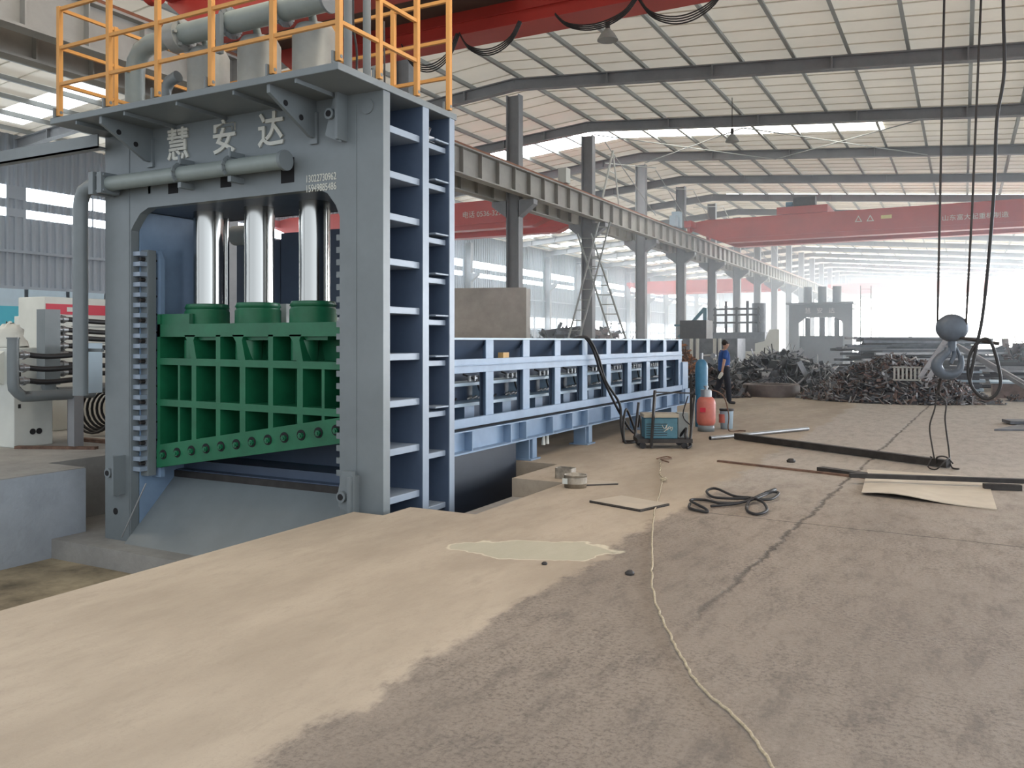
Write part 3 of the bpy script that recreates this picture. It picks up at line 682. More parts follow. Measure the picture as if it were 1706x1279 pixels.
# ------------------------------------------------------------------ overhead cranes
def crane(y, x0, x1, z0, z1, wdt, label, ybeams=2, tp=1.9):
    t = T('overhead_crane', label, 'overhead crane', ((x0+x1)/2, y, z0))
    for i in range(ybeams):
        yy = y + i*2.2; b = MB()
        prof = [(x0,z1-.12),(x0,z1-.42),(x0+tp,z0),(x1-tp,z0),(x1,z1-.42),(x1,z1-.12),(x1-1,z1),(x0+1,z1)]
        b.prism(prof, 'y', yy, yy+wdt); b.build('box_girder', M['red'], t)
        b = MB(); b.box(x0+1.8,x1-1.8,yy-.06,yy,z0-.0,z0+.02); b.box(x0+1.8,x1-1.8,yy-.04,yy,z0+.22,z0+.24); b.build('girder_flange', M['red'], t)
    for x in (x0+.25, x1-.25):
        b = MB(); b.box(x-.18,x+.18,y-.9,y+3.4,z1-.42,z1-.1)
        for yy in (y-.5,y+3.0): b.cyl((x-.08,yy,z1-.46),(x+.08,yy,z1-.46),.2,18)
        b.build('end_carriage', M['red'], t)
    return t
ca = crane(41.8, -12.25, 14.5, 6.50, 7.68, .5, 'red overhead crane with white lettering, spanning the far right bay')
text_mesh('lettering', '山东富大起重机制造', .27, M['letter'], ca, (.45, 41.79, 7.06), depth=.004, sx=1.05)
for x in (-4.25, -3.75):
    b = MB(); b.prism([(x-.16,7.12),(x+.16,7.12),(x,7.42)], 'y', 41.78, 41.79); o = b.build('warning_triangle', M['letter'], ca)
    MB().prism([(x-.10,7.155),(x+.10,7.155),(x,7.35)], 'y', 41.775, 41.78).build('triangle_field', M['red'], o)
MB().box(-3.30,-2.85,41.78,41.79,7.20,7.36).build('warning_plate', mat('pale_yellow', (.7,.6,.2), var=0), ca)
b = MB(); b.box(-7.9,-5.6,41.8,44.4,7.70,8.05); tr = b.build('trolley_frame', M['red'], ca)
b = MB(); b.cyl((-7.2,42.4,8.3),(-6.2,42.4,8.3),.28,16); b.box(-7.0,-6.5,42.9,43.3,8.05,8.6); b.build('hoist_drum', M['dark'], tr)
MB().cyl((-7.55,42.3,8.2),(-7.25,42.3,8.2),.16,14).build('hoist_motor', M['oxy'], tr)
cb = crane(29.5, -28.3, -13.0, 6.15, 7.3, .5, 'red overhead crane in the left bay with a phone number on its girder')
text_mesh('lettering', '电话 0536-3299610', .30, M['letter'], cb, (-16.8, 29.49, 6.78), depth=.004, sx=1.0)
cc = crane(10.2, -12.25, 13, 6.88, 7.95, .55, 'red overhead crane at the top, nearest to the press, with hanging cable loops', tp=.8)
MB().box(-12.2,-6.5,10.75,12.4,7.3,7.36).build('walkway', mat('brown_walkway', (.13,.09,.07), .7), cc)
def festoon(name, label, loops):
    b = MB()
    for (x0, x1, y, z0, sag, n) in loops:
        for k in range(n):
            s = sag*(1-.06*k); yy = y-.02*k
            b.tube([(x0+.01*k,yy,z0),(x0+(x1-x0)*.15,yy,z0-s*.62),(x0+(x1-x0)*.38,yy,z0-s*.97),(x0+(x1-x0)*.62,yy,z0-s*.97),(x0+(x1-x0)*.85,yy,z0-s*.62),(x1-.01*k,yy,z0)], .012, 5, sub=4)
    return tag(b.build(name, M['dark']), label, 'cable')
festoon('festoon_cable', 'dark cable bundle looping below the red crane nearest the press, left loops', [(-8.8,-7.6,12.35,6.9,.55,4),(-7.6,-6.4,12.35,6.9,.45,4)])
festoon('festoon_cable', 'dark cable bundle looping below the near red crane, right loops', [(-5.8,-4.4,12.35,6.9,.35,4),(-4.4,-3.0,12.35,6.9,.5,4)])
# hook block with ropes
crane(92, -12.25, 14.5, 6.4, 7.5, .5, 'hazy red overhead crane farthest away, above the bright open end of the hall')
crane(77, -28.3, -13.0, 6.15, 7.3, .5, 'hazy reddish overhead crane far back in the left bay')
hk = T('crane_hook_block', 'dark round hook block hanging on two steel ropes over the floor', 'crane hook', (-.14,12.4,1.1))
for pts in ([(-.21,12.4,7.0),(-.22,12.4,6.1),(-.27,12.4,3.36),(-.30,12.4,1.86)], [(.26,12.4,7.0),(.20,12.4,6.02),(.10,12.4,3.33),(.03,12.4,1.86)]):
    MB().tube(pts, .016, 6).build('wire_rope', M['dark'], hk)
b = MB()
vs = []; n = 24
prof = [(0,-.10),(.13,-.10),(.185,-.06),(.20,0),(.185,.06),(.13,.10),(0,.10)]
R_ = Matrix.Rotation(math.radians(28),3,'Z')
for r, h in prof:
    for k in range(n):
        a = 2*PI*k/n; v = R_ @ Vector((r*1.02*math.cos(a), h, r*.92*math.sin(a))); vs.append((v.x-.13, v.y+12.4, v.z+1.82))
b.add(vs, [(i*n+k,i*n+(k+1)%n,(i+1)*n+(k+1)%n,(i+1)*n+k) for i in range(6) for k in range(n)], 0, True)
b.build('sheave_housing', M['hookp'], hk)
c28, s28 = math.cos(math.radians(28)), math.sin(math.radians(28))
def hx(u, z): return (-.13+u*c28, 12.4+u*s28, z)
b = MB(); b.cyl(hx(0,1.66), hx(0,1.52), .05, 12)
b.tube([hx(-.05,1.56),hx(-.07,1.50),hx(-.16,1.42),hx(-.20,1.33),hx(-.15,1.24),hx(-.04,1.21),hx(.07,1.25),hx(.12,1.35),hx(.11,1.46)], lambda t: .035+.035*math.sin(PI*min(1,t*1.1)), 12, sub=4)
b.build('hook', M['hookp'], hk)
b = MB(); b.tube([hx(.03,1.52),hx(.02,1.44),hx(-.02,1.36)], .028, 8); b.tube([hx(.10,1.46),hx(.06,1.55),hx(.0,1.60)], .02, 8); b.build('safety_latch', M['hookp'], hk)
MB().cyl((-.08,12.38,1.70),(.40,12.32,1.615),.022,10).build('guide_bar', M['dark'], hk)
b = MB(); b.tube([(.47,12.2,7.0),(.44,12.2,5.9),(.45,12.2,5.01),(.37,12.2,4.41),(.345,12.2,3.67),(.30,12.2,2.92),(.22,12.2,2.01),(.15,12.2,1.60),(.09,12.2,1.25),(.08,12.2,1.12),(.15,12.2,.99),(.25,12.2,.92),(.35,12.2,.97),(.41,12.2,1.11),(.39,12.2,1.33),(.32,12.2,1.6),(.25,12.2,1.68),(.15,12.2,1.62),(.07,12.2,1.46),(.055,12.2,1.25),(.09,12.2,1.08)], .020, 8, sub=5)
tag(b.build('control_cable', M['black']), 'thick black control cable hanging beside the hook in a long loop', 'cable')
b = MB(); b.tube([hx(-.13,1.26),(-.30,12.4,1.01),(-.33,12.4,.77),(-.39,12.4,.53),(-.36,12.4,.26),(-.32,12.4,.04),(-.30,12.3,.14),(-.2,12.32,.15),(-.12,12.4,.06)], .011, 6, sub=5)
b.tube([hx(-.12,1.25),(-.28,12.4,.98),(-.2,12.4,.84),(-.21,12.4,.62),(-.17,12.4,.27),(-.14,12.35,.03),(-.05,12.2,.02)], .011, 6, sub=5)
b.tube([(-.36,12.3,.14),(-.40,12.15,.03),(-.3,12.05,.02),(-.2,12.1,.13),(-.15,12.3,.14),(-.3,12.45,.03),(-.38,12.35,.14)], .009, 6, sub=4)
tag(b.build('chain_sling', M['dark']), 'thin wire sling hanging from the crane hook to the dark beam on the floor', 'sling')

# hanging lamps
def lamp(name, label, x, y, z):
    t = T(name, label, 'lamp', (x,y,z), group='high-bay lamps under the roof')
    MB().lathe([(.22,0),(.215,.02),(.15,.13),(.07,.22),(.06,.24)], (x,y,z), 24).build('lamp_shade', M['cylsteel'], t)
    MB().lathe([(.05,0),(.19,.005),(.18,.03)], (x,y,z+.002), 20).build('lens', M['lampglass'], t)
    MB().cyl((x,y,z+.24),(x,y,z+.42),.05,12).build('ballast', M['dark'], t)
    MB().cyl((x,y,z+.42),(x,y,rz(x)-.24),.012,6).build('hanger', M['dark'], t)
lamp('high_bay_lamp', 'metal high-bay lamp near the red crane, upper one of the two', -6.58, 16.6, 7.95)
lamp('high_bay_lamp', 'metal high-bay lamp lower in view, under the bright skylight strip', -6.5, 27.1, 8.0)

# A-frame mast on the runway, ladders beside the columns
b = MB(); b.cyl((-11.8,30.3,8.9),(-11.9,29.5,7.0),.04,8).cyl((-11.8,30.3,8.9),(-11.9,31.2,7.0),.035,8).cyl((-11.86,30.0,8.1),(-11.86,30.6,8.1),.025,6)
tag(b.build('a_frame_mast', M['white']), 'pale thin A-shaped mast standing on the crane runway', 'mast')
def ladder(p, q, w, nr, label):
    p = Vector(p); q = Vector(q); b = MB(); s = Vector((.88,.47,0))*w/2
    b.cyl(p-s, q-s, .035, 6); b.cyl(p+s, q+s, .035, 6)
    for i in range(nr):
        c = p+(q-p)*(i+.5)/nr; b.cyl(c-s, c+s, .02, 6)
    return tag(b.build('lattice_ladder', M['purlin']), label, 'ladder')
ladder((-10.3,28.6,0),(-12.3,28.7,5.6),.5,16,'steel ladder leaning left beside the runway columns')
ladder((-12.9,28.0,0),(-11.3,28.2,5.9),.4,16,'steel ladder leaning right, crossing the other ladder')
bx = MB(); bx.box(-12.1,-11.8,26.0,26.35,7.0,7.5); bx.box(-12.05,-11.9,26.4,26.5,7.0,7.3); tag(bx.build('switch_box', M['white']), 'pale switch box standing on the crane runway', 'box')
bx = MB(); bx.box(-12.15,-11.75,38.8,39.2,7.0,7.75); bx.box(-12.1,-11.8,38.3,38.7,7.0,7.5); tag(bx.build('switch_box', M['bluewhite']), 'pale cabinet standing on the runway beside the far red crane', 'box')

# ------------------------------------------------------------------ left bay equipment
# posters on the wall
for i in range(9):
    y = 17.3+i*1.55
    t = T('notice_board', 'white and cyan notice board on the left wall, %s' % ['leftmost, cut by the picture edge','second from the left','third from the left','fourth from the left','fifth from the left','sixth from the left','seventh, behind the thick pipe','eighth, beside the press leg','last before the press leg'][i], 'poster', (XW+.12, y, 2.3), group='notice boards on the left wall')
    MB().box(XW+.14, XW+.17, y-.70, y+.70, 2.0, 3.45).build('board', M['bluewhite'], t)
    b = MB()
    b.box(XW+.171, XW+.175, y-.68, y+.68, 2.0, 2.85); b.build('cyan_field', M['cyan'], t)
# long control cabin with the red stripe
t = T('power_cabinet', 'large off-white cabinet with a red stripe, in the left bay', 'cabinet', (-14.9,11,.08))
MB().box(-14.75,-14.0,9.1,13.5,.08,2.42).build('body', M['white'], t, bevel=.01)
MB().box(-14.0,-13.985,9.12,13.5,2.12,2.30).build('stripe', M['stripe'], t)
for z in (1.9,1.8,1.7,1.6): MB().box(-14.0,-13.99,9.6,13.3,z,z+.02).build('louvre', M['cylsteel'], t)
MB().box(-13.985,-13.98,9.5,9.8,2.17,2.25).build('pale_mark', M['white'], t)
b = MB(); b.box(-15.2,-14.75,9.3,10.5,.08,2.1); b.build('side_box', M['white'], t, bevel=.01)
MB().box(-15.0,-14.97,9.29,9.3,1.6,1.78).build('door_handle', M['hole'], t)
# low cabinet with console
t = T('control_desk', 'off-white control desk on the raised floor at the left edge', 'control desk', (-12.8,7.8,.08))
MB().box(-13.7,-12.26,7.5,8.1,.08,1.55).build('body', M['white'], t, bevel=.012)
b = MB(); b.prism([(7.32,1.12),(7.5,1.0),(7.5,1.5),(7.38,1.42)], 'x', -13.7, -12.5); b.build('console', M['white'], t)
b = MB(); b.add([(-13.6,7.33,1.18),(-12.6,7.33,1.18),(-12.6,7.385,1.40),(-13.6,7.385,1.40)], [(0,1,2,3)]); b.build('screen', M['cyan'], t)
for k in range(4): MB().cyl((-12.95+.12*k,7.33,1.08),(-12.95+.12*k,7.345,1.08),.02,10).build('button', M['dark'], t)
b = MB(); b.box(-12.265,-12.255,7.56,7.60,.66,.72); b.build('door_lock', M['black'], t)
b = MB(); b.box(-12.265,-12.255,7.56,7.60,1.13,1.19); b.build('door_lock', M['black'], t)
b = MB(); b.cyl((-12.27,7.78,.30),(-12.25,7.78,.30),.045,14).cyl((-12.27,7.88,.30),(-12.25,7.88,.30),.045,14); b.build('vent_hole', M['black'], t)
# plastic sheet on the desk
b = MB(); b.lathe([(.26,0),(.25,.1),(.20,.18),(.17,.27),(.12,.33),(.09,.36),(.02,.38)], (-12.95,7.85,1.55), 14); rr_ = random.Random(5); b.v = [(x+rr_.uniform(-.03,.03), y+rr_.uniform(-.03,.03), max(1.551, z+rr_.uniform(-.03,.03))) for x, y, z in b.v]; tag(b.build('plastic_cover', M['white']), 'crumpled white plastic cover lying on the control desk', 'cover')
# hydraulic manifold with hoses
t = T('hydraulic_manifold', 'grey J-shaped pipe manifold with black hoses on a post beside the press', 'manifold', (-11.46,7.9,.08))
b = MB(); b.tube([(-11.46,7.0,1.68),(-11.46,7.0,1.08),(-11.46,7.03,.98),(-11.46,7.12,.90),(-11.46,7.25,.88),(-11.46,8.2,.88)], .075, 16, sub=2); b.build('bent_pipe', M['press'], t)
MB().cyl((-11.46,7.0,1.68),(-11.46,7.0,1.70),.085,16).build('pipe_cap', M['press'], t)
MB().box(-11.53,-11.39,7.85,8.0,.08,.88).build('post', M['column'], t)
b = MB(); b.box(-11.9,-11.1,7.6,8.25,.0,.08); 
def hose(z, x, y0, y1, par, dip=.03):
    b = MB(); b.cyl((x,y0,z),(x,y0+.14,z),.045,10).cyl((x,y0+.05,z),(x,y0+.09,z),.065,8); b.build('hose_coupling', M['steel'], par)
    MB().tube([(x,y0+.13,z),(x,(y0+y1)/2,z-dip),(x,y1,z-.01)], .038, 8, sub=4).build('hose', M['black'], par)
for z in (1.46,1.28,1.10): hose(z, -11.46, 7.07, 7.92, t)
for z in (1.46,1.28,1.10): 
    b = MB(); b.cyl((-11.46,7.90,z),(-11.46,8.05,z),.05,10); b.cyl((-11.46,7.95,z),(-11.46,8.0,z),.07,8); b.build('hose_coupling', M['steel'], t)
MB().box(-11.55,-11.38,8.03,8.3,.88,1.62).build('valve_block', M['bluewhite'], t)
t2 = T('hydraulic_manifold', 'upright grey manifold bar with a column of black hoses running behind the press leg', 'manifold', (-12.0,7.9,.08))
MB().box(-12.1,-11.9,7.74,7.98,1.0,2.12).build('manifold_bar', M['press'], t2)
b = MB(); b.tube([(-12.0,7.86,1.05),(-12.0,7.88,.9),(-12.0,8.0,.86),(-12.0,8.3,.86)], .1, 14, sub=2); b.build('bent_pipe', M['press'], t2)
MB().box(-12.06,-11.94,8.2,8.3,.08,.86).build('post', M['column'], t2)
for z in (1.98,1.82,1.76-.05,1.58,1.46,1.30,1.18): hose(z, -11.95, 7.98, 9.9, t2, .04)
MB().cyl((-11.5,8.25,.95),(-11.5,10.1,.95),.07,14).build('return_pipe', M['press'], t2)
# coiled hoses on the ground behind
b = MB()
for k in range(7):
    r = .38-.02*k; cx, cy, cz = -12.6, 9.0+.07*k, .52
    b.tube([(cx+r*math.cos(a)*.9, cy+r*math.cos(a)*.3, cz+r*math.sin(a)) for a in [i*PI/10 for i in range(21)]], .022, 6)
tag(b.build('coiled_hose', M['black']), 'coil of black hydraulic hose leaning behind the control desk', 'hose')
b = MB(); b.box(-18,-13.9,13.6,13.75,.08,.95)
b = MB()
for i in range(5): b.box(-12.3+.05*i,-11.0+.02*i,8.5+.55*i,8.62+.55*i,.08,.13)
tag(b.build('timber_pallet', M['rust']), 'reddish timber slats lying flat on the raised floor behind the pipe post', 'pallet')
o = MB().box(-12.2,-11.2,10.4,11.4,.0,.30).build('concrete_kerb', M['conc']); tag(o, 'low pale concrete plinth behind the pipe post', 'plinth')
b = MB(); b.bar((-12.2,7.5,.10),(-11.1,8.0,.10),.1,.04); tag(b.build('timber_strip', M['rust']), 'reddish timber strip lying in front of the pipe post', 'timber')

# weathered panel behind the trough
t = T('steel_panel_bin', 'tall weathered beige panel box standing behind the blue trough', 'panel box', (-9.6,17.2,0))
b = MB(); b.prism([(-11.5,16.3),(-8.82,17.2),(-8.7,17.0),(-11.4,16.1)], 'z', 0, 2.86); b.build('panel', M['panel'], t)
b = MB(); b.prism([(-8.82,17.2),(-8.7,17.0),(-8.75,17.3),(-8.85,17.4)], 'z', 0, 2.84); b.build('side_panel', M['panel'], t)

# ------------------------------------------------------------------ scrap heaps
def heap(name, label, cx, cy, rx, ry, h, n, smin, smax, mats, rot=0, seed=1, power=1.3):
    rnd = random.Random(seed); b = MB(); cr, sr = math.cos(rot), math.sin(rot)
    def H(u, v):
        d = math.sqrt(u*u+v*v); 
        return max(0, h*(1-d**power)*(.85+.15*math.sin(5*u+seed)*math.cos(4*v+seed)))
    N = 22; vs = []
    for i in range(N+1):
        for j in range(24):
            r = i/N; a = 2*PI*j/24; u, v = r*math.cos(a), r*math.sin(a)
            x, y = u*rx, v*ry; vs.append((cx+x*cr-y*sr, cy+x*sr+y*cr, H(u,v)*.9+rnd.uniform(-.03,.03)*h if i < N else 0))
    b.add(vs, [(i*24+j, i*24+(j+1)%24, (i+1)*24+(j+1)%24, (i+1)*24+j) for i in range(N) for j in range(24)], 0)
    for k in range(n):
        r = rnd.random()**.5*1.04; a = rnd.uniform(0, 2*PI); u, v = r*math.cos(a), r*math.sin(a)
        z = H(min(u,1), v)+rnd.uniform(-.02,.06); x, y = u*rx, v*ry
        p = Vector((cx+x*cr-y*sr, cy+x*sr+y*cr, max(.03,z)))
        d = Vector((rnd.gauss(0,1), rnd.gauss(0,1), rnd.gauss(0,.55))).normalized()
        L = rnd.uniform(smin, smax); m = rnd.choice(range(len(mats)))
        t = rnd.random()
        if p.z < L*abs(d.z)*.5: p.z = L*abs(d.z)*.5
        if t < .45: b.bar(p-d*L/2, p+d*L/2, L*rnd.uniform(.08,.3), rnd.uniform(.008,.03), m, up=(rnd.gauss(0,1),rnd.gauss(0,1),rnd.gauss(0,1)))
        elif t < .7: b.cyl(p-d*L/2, p+d*L/2, rnd.uniform(.008,.025), 5, mi=m)
        elif t < .9:
            e = Vector((rnd.gauss(0,1), rnd.gauss(0,1), abs(rnd.gauss(0,1)))).normalized()*L*.5
            w = rnd.uniform(.02,.09); b.bar(p-d*L/2, p, w, .012, m); b.bar(p, p+e, w, .012, m)
        else: b.box(p.x-L*.15,p.x+L*.15,p.y-L*.1,p.y+L*.1,p.z-.02,p.z+L*.15,m)
    o = b.build(name, mats); return tag(o, label, 'scrap heap', kind='stuff')
heap('scrap_heap', 'large grey and rusty heap of short metal offcuts, in the middle of the floor', -1.75, 25.9, 2.35, 1.7, 1.55, 2600, .10, .38, [M['scrapd'],M['scrapl'],M['scrapr']], seed=2, power=1.15)
heap('scrap_heap', 'dark heap of thin bent steel scrap left of the large offcut heap', -6.0, 30.6, 3.1, 2.0, 1.30, 1700, .3, 1.1, [M['scrapd'],M['dark'],M['scrapd'],M['scrapl']], seed=3)
heap('scrap_heap', 'brown rusty heap seen behind the blue gas cylinder', -8.3, 27.2, 1.2, 1.2, 1.75, 900, .12, .3, [M['rust'],mat('bright_rust', (.42,.17,.07), .8, var=.3, scale=9)], seed=4)
heap('scrap_heap', 'dark heap behind the person, beside the dark machines', -6.9, 25.2, 1.3, 1.0, .9, 700, .12, .4, [M['scrapd'],M['scrapr'],M['dark']], seed=9)
heap('scrap_heap', 'dark scrap heap far right behind the loop of cable', 3.6, 38.5, 3.6, 3, 2.3, 900, .4, 1.5, [M['scrapd'],M['dark'],M['scrapr']], seed=5)
heap('scrap_heap', 'dark scrap heap in the left bay right of the beige panel', -17.2, 36.8, 3.2, 2.6, 2.5, 700, .5, 1.8, [M['dark'],M['scrapd']], seed=6)
heap('scrap_heap', 'rusty scrap heap in the left bay between the runway columns', -17.6, 43.0, 3.4, 2.5, 2.5, 600, .4, 1.4, [M['rust'],M['scrapr'],M['dark']], seed=7)
heap('scrap_heap', 'dark greenish scrap heap at the end of the trough in the left bay', -11.0, 38.3, 1.1, 1.1, 1.9, 400, .3, 1.0, [M['dark'],M['scrapd']], seed=8)
# small scraps in front of the right heap
for i, (x, y, r, lb) in enumerate(((.63,25.4,.35,'small flat scatter of scrap on the floor right of the large heap'),(1.3,27.0,.3,'small scrap scatter on the floor under the cable loop'))):
    heap('scrap_scatter', lb, x, y, r, r*.7, .12, 40, .08, .3, [M['scrapd'],M['scrapr']], seed=20+i)
# white ribbed crate on the heap
b = MB()
for k in range(7): b.box(-1.65+.1*k,-1.60+.1*k,24.75,24.78,.62,.95)
b.box(-1.67,-.98,24.75,24.78,.93,.97); b.box(-1.67,-.98,24.75,24.78,.60,.64); tag(b.build('grille', M['white']), 'small white slotted grille lying on the large offcut heap', 'grille')
# round casting
t = T('ring_casting', 'wide low round steel casting on the floor before the dark heap', 'casting', (-5.12,26.2,0))
b = MB(); b.lathe([(.83,0),(.83,.33),(.80,.36),(.62,.36),(.60,.34),(.60,.04),(.58,0)], (-5.12,26.2,0), 40); b.build('ring', mat('brown_grey_steel', (.19,.16,.15), .6, .3, var=.3, scale=3), t)
b = MB()
for k in range(7): b.tube([(-5.6+.15*k,25.9+.05*k,.40),(-5.3+.1*k,26.1,.50+.02*k),(-5.0+.06*k,26.3,.42)], .02, 6, sub=3)
tag(b.build('wire_bundle', M['scrapd']), 'bent wires lying on top of the round casting', 'wire')
# long steel bars, individually, stacked behind
rnd = random.Random(11)
proto = None
for lab, cx, cy, L, ang, n, wmax, hmax in (('long grey steel bar in the stack behind the large heap', -1.6, 36.0, 5.2, .5, 46, 1.6, 1.75), ('long steel bar in the low stack at the right behind the cable loop', 2.9, 33.0, 5.0, .25, 26, 1.6, .9)):
    for k in range(n):
        lay = k/n; z = .05+lay*hmax; off = rnd.uniform(-1,1)*wmax*(1-lay*.6)
        if proto is None: proto = {}
        if k % 3 not in proto:
            b = MB(); w_ = (.06,.10,.05)[k%3]; b.box(-2.5,2.5,-w_,-w_+.015,-.05,.05); b.box(-2.5,2.5,-w_,w_,-.05,-.035); b.box(-2.5,2.5,w_-.015,w_,-.05,.05)
            o = proto[k%3] = b.build('steel_bar', [M['scrapl'],M['dark'],M['scrapd']][k%3], origin=(0,0,0))
        else: o = proto[k%3].copy(); COL.objects.link(o)
        o.location = (cx+rnd.uniform(-.5,.5)-off*math.sin(ang), cy+off*math.cos(ang), z); o.rotation_euler = (0, rnd.uniform(-.012,.012), ang+rnd.uniform(-.22,.22)); o.scale = (L/5, 1, 1)
        o['label'] = lab; o['category'] = 'steel bar'; o['group'] = 'steel bars stacked behind the large heap' if L > 5.1 else 'steel bars stacked low at the right'
# stacked timber / sheet packs, slanted beams
t = T('sheet_stack', 'stack of pale sheet bundles beside the large heap under the hook', 'sheet stack', (.3,27.6,0))
for k in range(7): MB().box(-.35+.03*(k%2),.55-.04*(k%3),27.1,28.1,.10+k*.13,.16+k*.13).build('sheet', M['bluewhite'] if k%2 else M['scrapd'], t)
MB().box(-.3,.5,27.2,28.0,0,.10).build('bearer', M['dark'], t)
for k in range(6): MB().box(-.2,.4,27.2,28.0,.16+k*.13,.23+k*.13).build('spacer', M['scrapd'], t)
t = T('sheet_stack', 'low platform of pale flat plates right of the hook, below the slanted beam', 'sheet stack', (1.7,29,0))
MB().box(.75,2.9,28.3,29.9,.0,.42).build('base', M['scrapr'], t); MB().box(.7,2.7,28.2,29.8,.42,.47).build('plate', M['bluewhite'], t)
b = MB()
for off in (-.1,.1): b.bar((-.9+off,24.4,.85-.15),(-.25+off,24.6,1.75),.03,.12)
for k in range(6):
    f = k/5.; b.bar((-1.0+.65*f,24.4+.2*f,.72+1.0*f),(-.8+.65*f,24.4+.2*f,.72+1.0*f),.05,.03)
tag(b.build('slanted_ladder_beam', M['scrapl']), 'pale toothed channel leaning steeply on the large heap left of the hook', 'beam')
b = MB(); b.bar((-.15,27.2,1.55),(2.2,26.2,.06),.12,.06).bar((-.1,27.4,1.45),(2.0,26.4,.05),.05,.10)
tag(b.build('slanted_channel', M['scrapl']), 'long pale channel leaning down to the right beyond the hook', 'beam')

# dark machines in the middle distance
t = T('scrap_shear', 'dark low shear machine with upright cylinders behind the trough end', 'machine', (-9.3,34,0))
MB().box(-10.9,-7.9,33.8,35.2,0,1.75).build('body', M['scrapd'], t); MB().box(-10.3,-9.2,34,35,1.75,2.5).build('head', M['dark'], t)
b = MB(); b.bar((-10.4,34.2,1.8),(-9.3,34.2,3.0),.12,.12).bar((-9.3,34.2,3.0),(-9.3,34.2,1.8),.14,.14).bar((-10.6,34.2,2.3),(-9.3,34.2,2.3),.08,.08); b.build('jib_arm', M['weld'], t)
for x in (-9.7,-9.45,-8.75,-8.55): MB().cyl((x,33.6,.9),(x,33.6,1.75),.07,12).build('cylinder', M['letter'], t)
t = T('baling_machine', 'dark tall machine with pipework left of the distant press', 'machine', (-10.3,44,0))
MB().box(-11.7,-8.9,44,45.5,0,2.1).build('body', M['scrapd'], t)
for k in range(5): MB().cyl((-11.4+.55*k,43.9,2.1),(-11.4+.55*k,43.9,3.4+.3*(k%2)),.07,8).build('riser', M['dark'], t)
for z in (2.6,3.0,3.3): MB().cyl((-11.5,43.9,z),(-9.1,43.9,z),.05,8).build('pipe', M['dark'], t)
MB().cyl((-9.3,44.5,2.1),(-9.3,44.5,3.6),.35,16).build('tank', M['scrapd'], t)
b = MB(); b.prism([(-7.9,1.2),(-6.9,1.2),(-6.9,2.15),(-7.3,2.15),(-7.5,1.65),(-7.9,1.55)], 'y', 37, 37.4); b.box(-8.6,-6.8,36.9,37.5,0,1.2)
tag(b.build('white_guard_machine', M['white']), 'white angular machine guard behind the dark heap', 'machine')

# distant press, same kind as the near one
t = T('gantry_shear_press', 'distant hazy gantry press behind the scrap heaps', 'shear press', (-7.2,51.6,0))
ax0, ax1, iy = -8.95, -5.5, 51.0
b = MB(); b.box(ax0,ax0+.55,iy,iy+.15,0,3.75); b.box(ax1-.5,ax1,iy,iy+.15,0,3.75); b.box(ax0+.55,ax1-.5,iy,iy+.15,3.0,3.75); b.box(ax0+.55,ax1-.5,iy,iy+.15,0,.35)
b.prism([(ax0+.55,2.7),(ax0+.95,3.0),(ax0+.55,3.0)], 'y', iy, iy+.15); b.prism([(ax1-.5,2.7),(ax1-.9,3.0),(ax1-.5,3.0)], 'y', iy, iy+.15); b.build('front_plate', M['press'], t)
b = MB(); b.box(ax0,ax0+.55,iy+.15,iy+1.4,0,3.75); b.box(ax1-.5,ax1-.4,iy+.15,iy+1.4,0,3.75); b.box(ax0,ax1,iy+.15,iy+1.4,3.1,3.75); b.build('box_leg', M['press'], t)
for k in range(8): MB().box(ax1-.4,ax1,iy+.15,iy+1.4,.3+.45*k,.36+.45*k).build('side_rib', M['press'], t)
MB().box(ax0+.5,ax1-.5,iy+.4,iy+.7,.35,1.95).build('blade_holder', M['dark'], t)
for x in (-8.0,-7.2,-6.4):
    MB().cyl((x,iy+.6,1.95),(x,iy+.6,3.0),.15,14).build('piston_rod', M['dark'], t); MB().cyl((x,iy+.7,3.85),(x,iy+.7,4.8),.25,14).build('top_cylinder', M['press'], t)
MB().box(ax0-.1,ax1+.1,iy-.5,iy+1.4,3.75,3.85).build('deck_plate', M['press'], t)
for s, x in (('慧',-7.9), ('安',-7.25), ('达',-6.6)): text_mesh('lettering', s, .34, M['letter'], t, (x, iy-.01, 3.4), depth=.01)
ladder((-4.9,52,0),(-4.9,52,4.8),.6,12,'upright ladder tower right of the distant press')

# ------------------------------------------------------------------ things on the floor
b = MB(); p, q = Vector((-3.36,14.28,.06)), Vector((-.17,12.33,.06)); b.bar(p, q, .10, .10)
tag(b.build('steel_beam', M['dark'], bevel=.006), 'long dark square steel beam on the floor below the hook', 'beam')
b = MB(); b.cyl((-3.72,13.99,.035),(-2.53,16.35,.035),.035,14); b.cyl((-3.722,13.986,.035),(-3.70,14.03,.035),.028,12,mi=1); tag(b.build('steel_pipe', [M['steel'], M['hole']]), 'short blue-grey pipe lying near the gas cylinders', 'pipe')
b = MB(); b.bar((-2.96,11.54,.012),(-1.04,10.96,.012),.06,.024); tag(b.build('flat_bar', M['rust']), 'thin brown flat bar lying left of the plate', 'bar')
b = MB(); b.bar((-1.61,11.36,.045),(-1.06,11.08,.045),.12,.012).bar((-1.64,11.31,.025),(-1.09,11.03,.025),.012,.05).bar((-1.58,11.41,.025),(-1.03,11.13,.025),.012,.05)
tag(b.build('channel_offcut', M['dark']), 'short dark channel offcut touching the left edge of the plate', 'channel')
